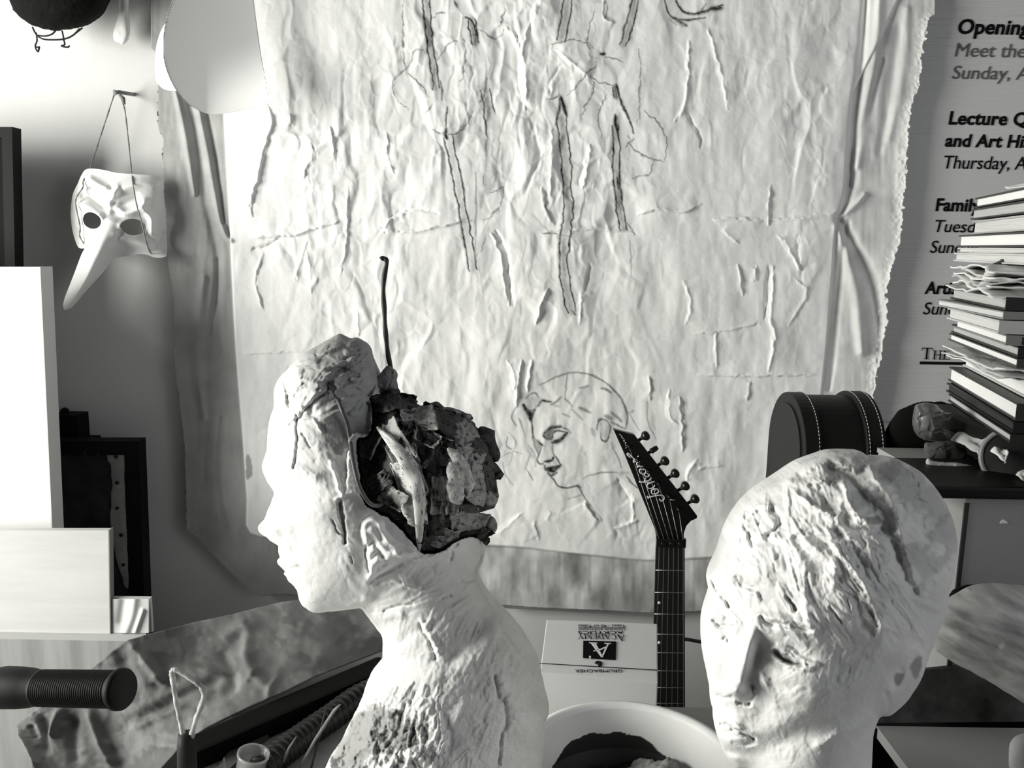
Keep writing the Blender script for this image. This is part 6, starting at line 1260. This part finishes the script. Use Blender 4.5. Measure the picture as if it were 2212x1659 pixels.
    c0, za, zb_ = wad(3, 744, 768, 2044, 2170, 9, '%s of the crumpled white sheets low in the stack, above the thickest book', 'crumpled sheets low in the stack', (.8, .6, .84))
    tag(obox('grey_folder', c0 + Vector((0, 0, (za + zb_) / 2)), (.05, .16, za - zb_ - .001), Matrix.Rotation(-ang, 3, 'Z'), mat('grey_folder_card', .2, .8, .1), None, .003), 'grey folder wedged behind the lower crumpled sheets in the book stack', 'folder')
    L = c_pl
    flat_sheet('loose_flyer', [pt(2170, 405, 1.20), pt(2240, 392, 1.12), pt(2250, 400, 1.10), pt(2175, 408, 1.17)], 'thin loose paper on the very top of the book stack', 'paper', .8)
    zt = .0
    flat_sheet('open_leaflet', [pt(*p[0], p[1]) for p in ((L((800, 870))[0], 1.16), (L((1090, 745))[0], 1.14), (L((1290, 860))[0], 1.07), (L((1110, 1075))[0], 1.06))], 'open folded grey leaflet jutting out below the book stack', 'leaflet', .5, None, .006)
    flat_sheet('torn_white_scrap', [pt(*p[0], p[1]) for p in ((L((1240, 1000))[0], 1.05), (L((1390, 970))[0], 1.05), (L((1440, 1040))[0], 1.03), (L((1400, 1160))[0], 1.02))], 'bright torn white scrap of paper left of the round dark jar', 'paper', .85, None, .004)
    flat_sheet('white_label_strip', [pt(*p[0], p[1]) for p in ((L((670, 1330))[0], 1.10), (L((760, 1345))[0], 1.08), (L((1090, 1525))[0], .985), (L((672, 1410))[0], 1.09))], 'narrow white paper strip hanging off the black tray on the grey box', 'paper', .8, None, .002)
    flat_sheet('white_corner_scrap', [pt(*p[0], p[1]) for p in ((L((1530, 1275))[0], 1.02), (L((1640, 1200))[0], 1.02), (L((1660, 1330))[0], 1.0), (L((1590, 1340))[0], 1.0))], 'white paper corner at the right edge, right of the round dark jar', 'paper', .85, None, .002)
    r = Relief(L((520, 1140), (545, 1090), (620, 1125), (900, 1150), (1230, 1190), (1380, 1210), (1440, 1270), (1380, 1320), (1200, 1310), (900, 1270), (700, 1240), (560, 1180)), 1.08, 1.5, jit=2); h = r.base * .9 + 4 * facets(r.g.X, r.g.Y * 2, 26, 4) * sstep(0, 6, r.d0)
    tag(r.build('rolled_cloth', h, r.base, mat('pale_rag', .62, .8, .2, var=.3, vscale=30)), 'pale rolled cloth on the black tray below the book stack', 'cloth')
    r = Relief(L((390, 520), (440, 480), (520, 470), (620, 480), (720, 560), (820, 600), (810, 680), (790, 760), (800, 860), (720, 900), (600, 890), (480, 880), (400, 810), (382, 700)), 1.15, 1.5, jit=3); h = r.base * .8 + 7 * facets(r.g.X, r.g.Y, 30, 4) * sstep(0, 8, r.d0)
    tag(r.build('crumpled_plastic_bag', h, r.base * .6, mat('smoky_plastic', .14, .25, .6, var=.5, vscale=22)), 'dark crumpled plastic bag between the domed chest and the book stack', 'bag')
    r = Relief(L((500, 930), (620, 900), (780, 890), (900, 960), (1060, 1070), (1060, 1140), (900, 1140), (620, 1120), (530, 1090)), 1.14, 1.5, jit=3); h = r.base * .7 + 5 * facets(r.g.X, r.g.Y, 30, 9) * sstep(0, 8, r.d0)
    tag(r.build('grey_pouch', h, r.base * .5, mat('grey_pouch_cloth', .12, .8, .2, var=.4, vscale=20)), 'soft dark grey pouch under the crumpled plastic bag on the tray', 'pouch')
    r = Relief([(1908, 985), (1916, 930), (1940, 892), (1976, 872), (2020, 868), (2070, 880), (2090, 930), (2090, 985), (1990, 990), (1925, 990)], 1.27, 2, jit=3)  # dark form added where the chest's shadow falls
    tag(r.build('added_shade_form', r.base * .4, r.base * .4, mat('added_shade_black', .006, .9, .08)), 'added dark form standing in for shade between the domed chest and the book stack, behind the plastic bag', 'case')
    jc = pt(2212, 1000, 1.04); root = thing('round_dark_jar', jc, 'round dark glass jar cut off by the right edge below the book stack', 'jar')
    lathe('jar_wall', [(.0005, 0), (.034, 0), (.039, .004), (.039, .02), (.0385, .024), (.033, .026), (.0005, .026)], jc + Vector((0, .02, 0)), mat('dark_glass', .02, .12, .6), root, 48, Vector((-.55, -.8, .25)))
    lathe('jar_rim', [(.034, .0), (.039, 0), (.040, .003), (.037, .005), (.034, .003), (.034, 0)], jc + Vector((-.0135, .0005, .006)), mat('jar_rim_metal', .25, .3, .5), root, 48, Vector((-.55, -.8, .25)))
    zb = float(zl(876)) - .0006
    for i, (za, zc_, lab) in enumerate(((GT + .017, GT + .017 + (zb - GT - .0175) * .5, 'lower of the two dark storage tins carrying the book stack'), (GT + .0175 + (zb - GT - .0175) * .5, zb, 'upper of the two dark storage tins carrying the book stack'))):
        o = box('storage_tin', (GB.x + .075, GB.y + .09, za), (GB.x + .25, GB.y + .27, zc_ - .0003), mat('dark_tin', .006, .5, .25), None, .006); tag(o, lab, 'tin', 'tins under the books')
build_books()

# ================================================================== things lying on the right of the table
def build_right():
    r = Relief([(2051, 1300), (2079, 1286), (2101, 1272), (2143, 1265), (2212, 1270), (2290, 1282), (2360, 1330), (2400, 1400), (2390, 1490), (2330, 1600), (2270, 1560), (2212, 1518), (2170, 1493), (2129, 1468), (2096, 1449), (2060, 1432), (2024, 1407), (2022, 1385), (2031, 1350), (2040, 1325)], .90, 2, jit=2); g = r.g
    h = r.base * .85 + 4 * (fbm(g.X * .5 + g.Y, g.Y - g.X * .55, 34, 4, 4) - .5) * sstep(0, 14, r.d0)
    for pts, w, a in ((((600, 430), (800, 530), (1000, 620), (1200, 700)), 16, 10), (((560, 560), (760, 600), (1000, 700)), 9, -8), (((700, 680), (900, 780), (1200, 960)), 18, 9), (((640, 400), (800, 480), (1200, 600)), 8, -6)): g.stroke(h, c_co(*pts), w, a)
    c = np.clip(.50 + .55 * (fbm((g.X + g.Y * .55) * .3, g.Y - g.X * .55, 20, 4, 41) - .5), .2, .8)
    tag(r.build('streaked_plaster_form', h, r.base * .6, M_plaster, None, c), 'rounded streaked grey plaster form at the right edge behind the three-quarter head', 'sculpture')
    r = Relief([(2048, 1300), (2060, 1276), (2085, 1266), (2110, 1263), (2150, 1262), (2170, 1275), (2120, 1300), (2080, 1330), (2052, 1330)], .955, 2); tag(r.build('dark_bundle', r.base * .5, r.base * .5, M_black), 'small black bundle just showing above the streaked plaster form', 'bundle')
    def slab(name, px, th, m, label, cat, z=TZ):
        bm = bmesh.new(); prism_bm(bm, [atz(x, y, z + th) for x, y in px], (0, 0, -th + .0006)); o = bm_obj(name, bm, m); return tag(o, label, cat)
    zs = .866; bl = [atz(1893, 1568, zs), atz(2360, 1562, zs)]; yb_ = bl[0].y
    bm = bmesh.new(); fl_ = [(bl[0].x, .74, zs), (bl[1].x, .74, zs), (bl[1].x, yb_, zs), (bl[0].x, yb_, zs)]
    prism_bm(bm, fl_, (0, 0, -.014)); tag(bm_obj('grey_flat_board', bm, mat('grey_flat_paint', .38, .7, .3, var=.1, vscale=8)), 'plain light grey board lying flat in the lower right corner', 'board')
    tag(box('low_black_box', (bl[0].x + .02, .76, TZ + .0005), (bl[1].x - .02, yb_ - .01, zs - .0145), M_black, None, .003), 'low black box under the light grey board in the lower right corner', 'box')
    bm = bmesh.new(); q = [pt(1856, 1562, .958), pt(2340, 1558, .958), pt(2290, 1420, .980), pt(1985, 1449, .980)]; prism_bm(bm, q, (0, .006, 0))
    tag(bm_obj('dark_painted_board', bm, mat('dark_board_paint', .10, .7, .3, var=.85, vscale=16)), 'dark smeared painted board leaning on the grey cardboard box right of the plaster head', 'board')
    tag(box('grey_ledge_block', (q[0].x + .01, .950, TZ + .0005), (q[1].x, .9835, zs - .002), M_black), 'black block behind the light grey board, carrying the dark painted board', 'block')
    r = Relief([(2184, 1640), (2188, 1606), (2212, 1590), (2270, 1590), (2320, 1630), (2330, 1720), (2290, 1740), (2220, 1740), (2192, 1700)], .80, 2); c = .7 - .3 * (fbm(r.g.X, r.g.Y, 30, 3, 4) - .5)
    tag(r.build('white_round_lump', r.base * .8, r.base * .6, M_plaster, None, c), 'white rounded plaster lump cut off at the bottom right corner', 'sculpture')
build_right()
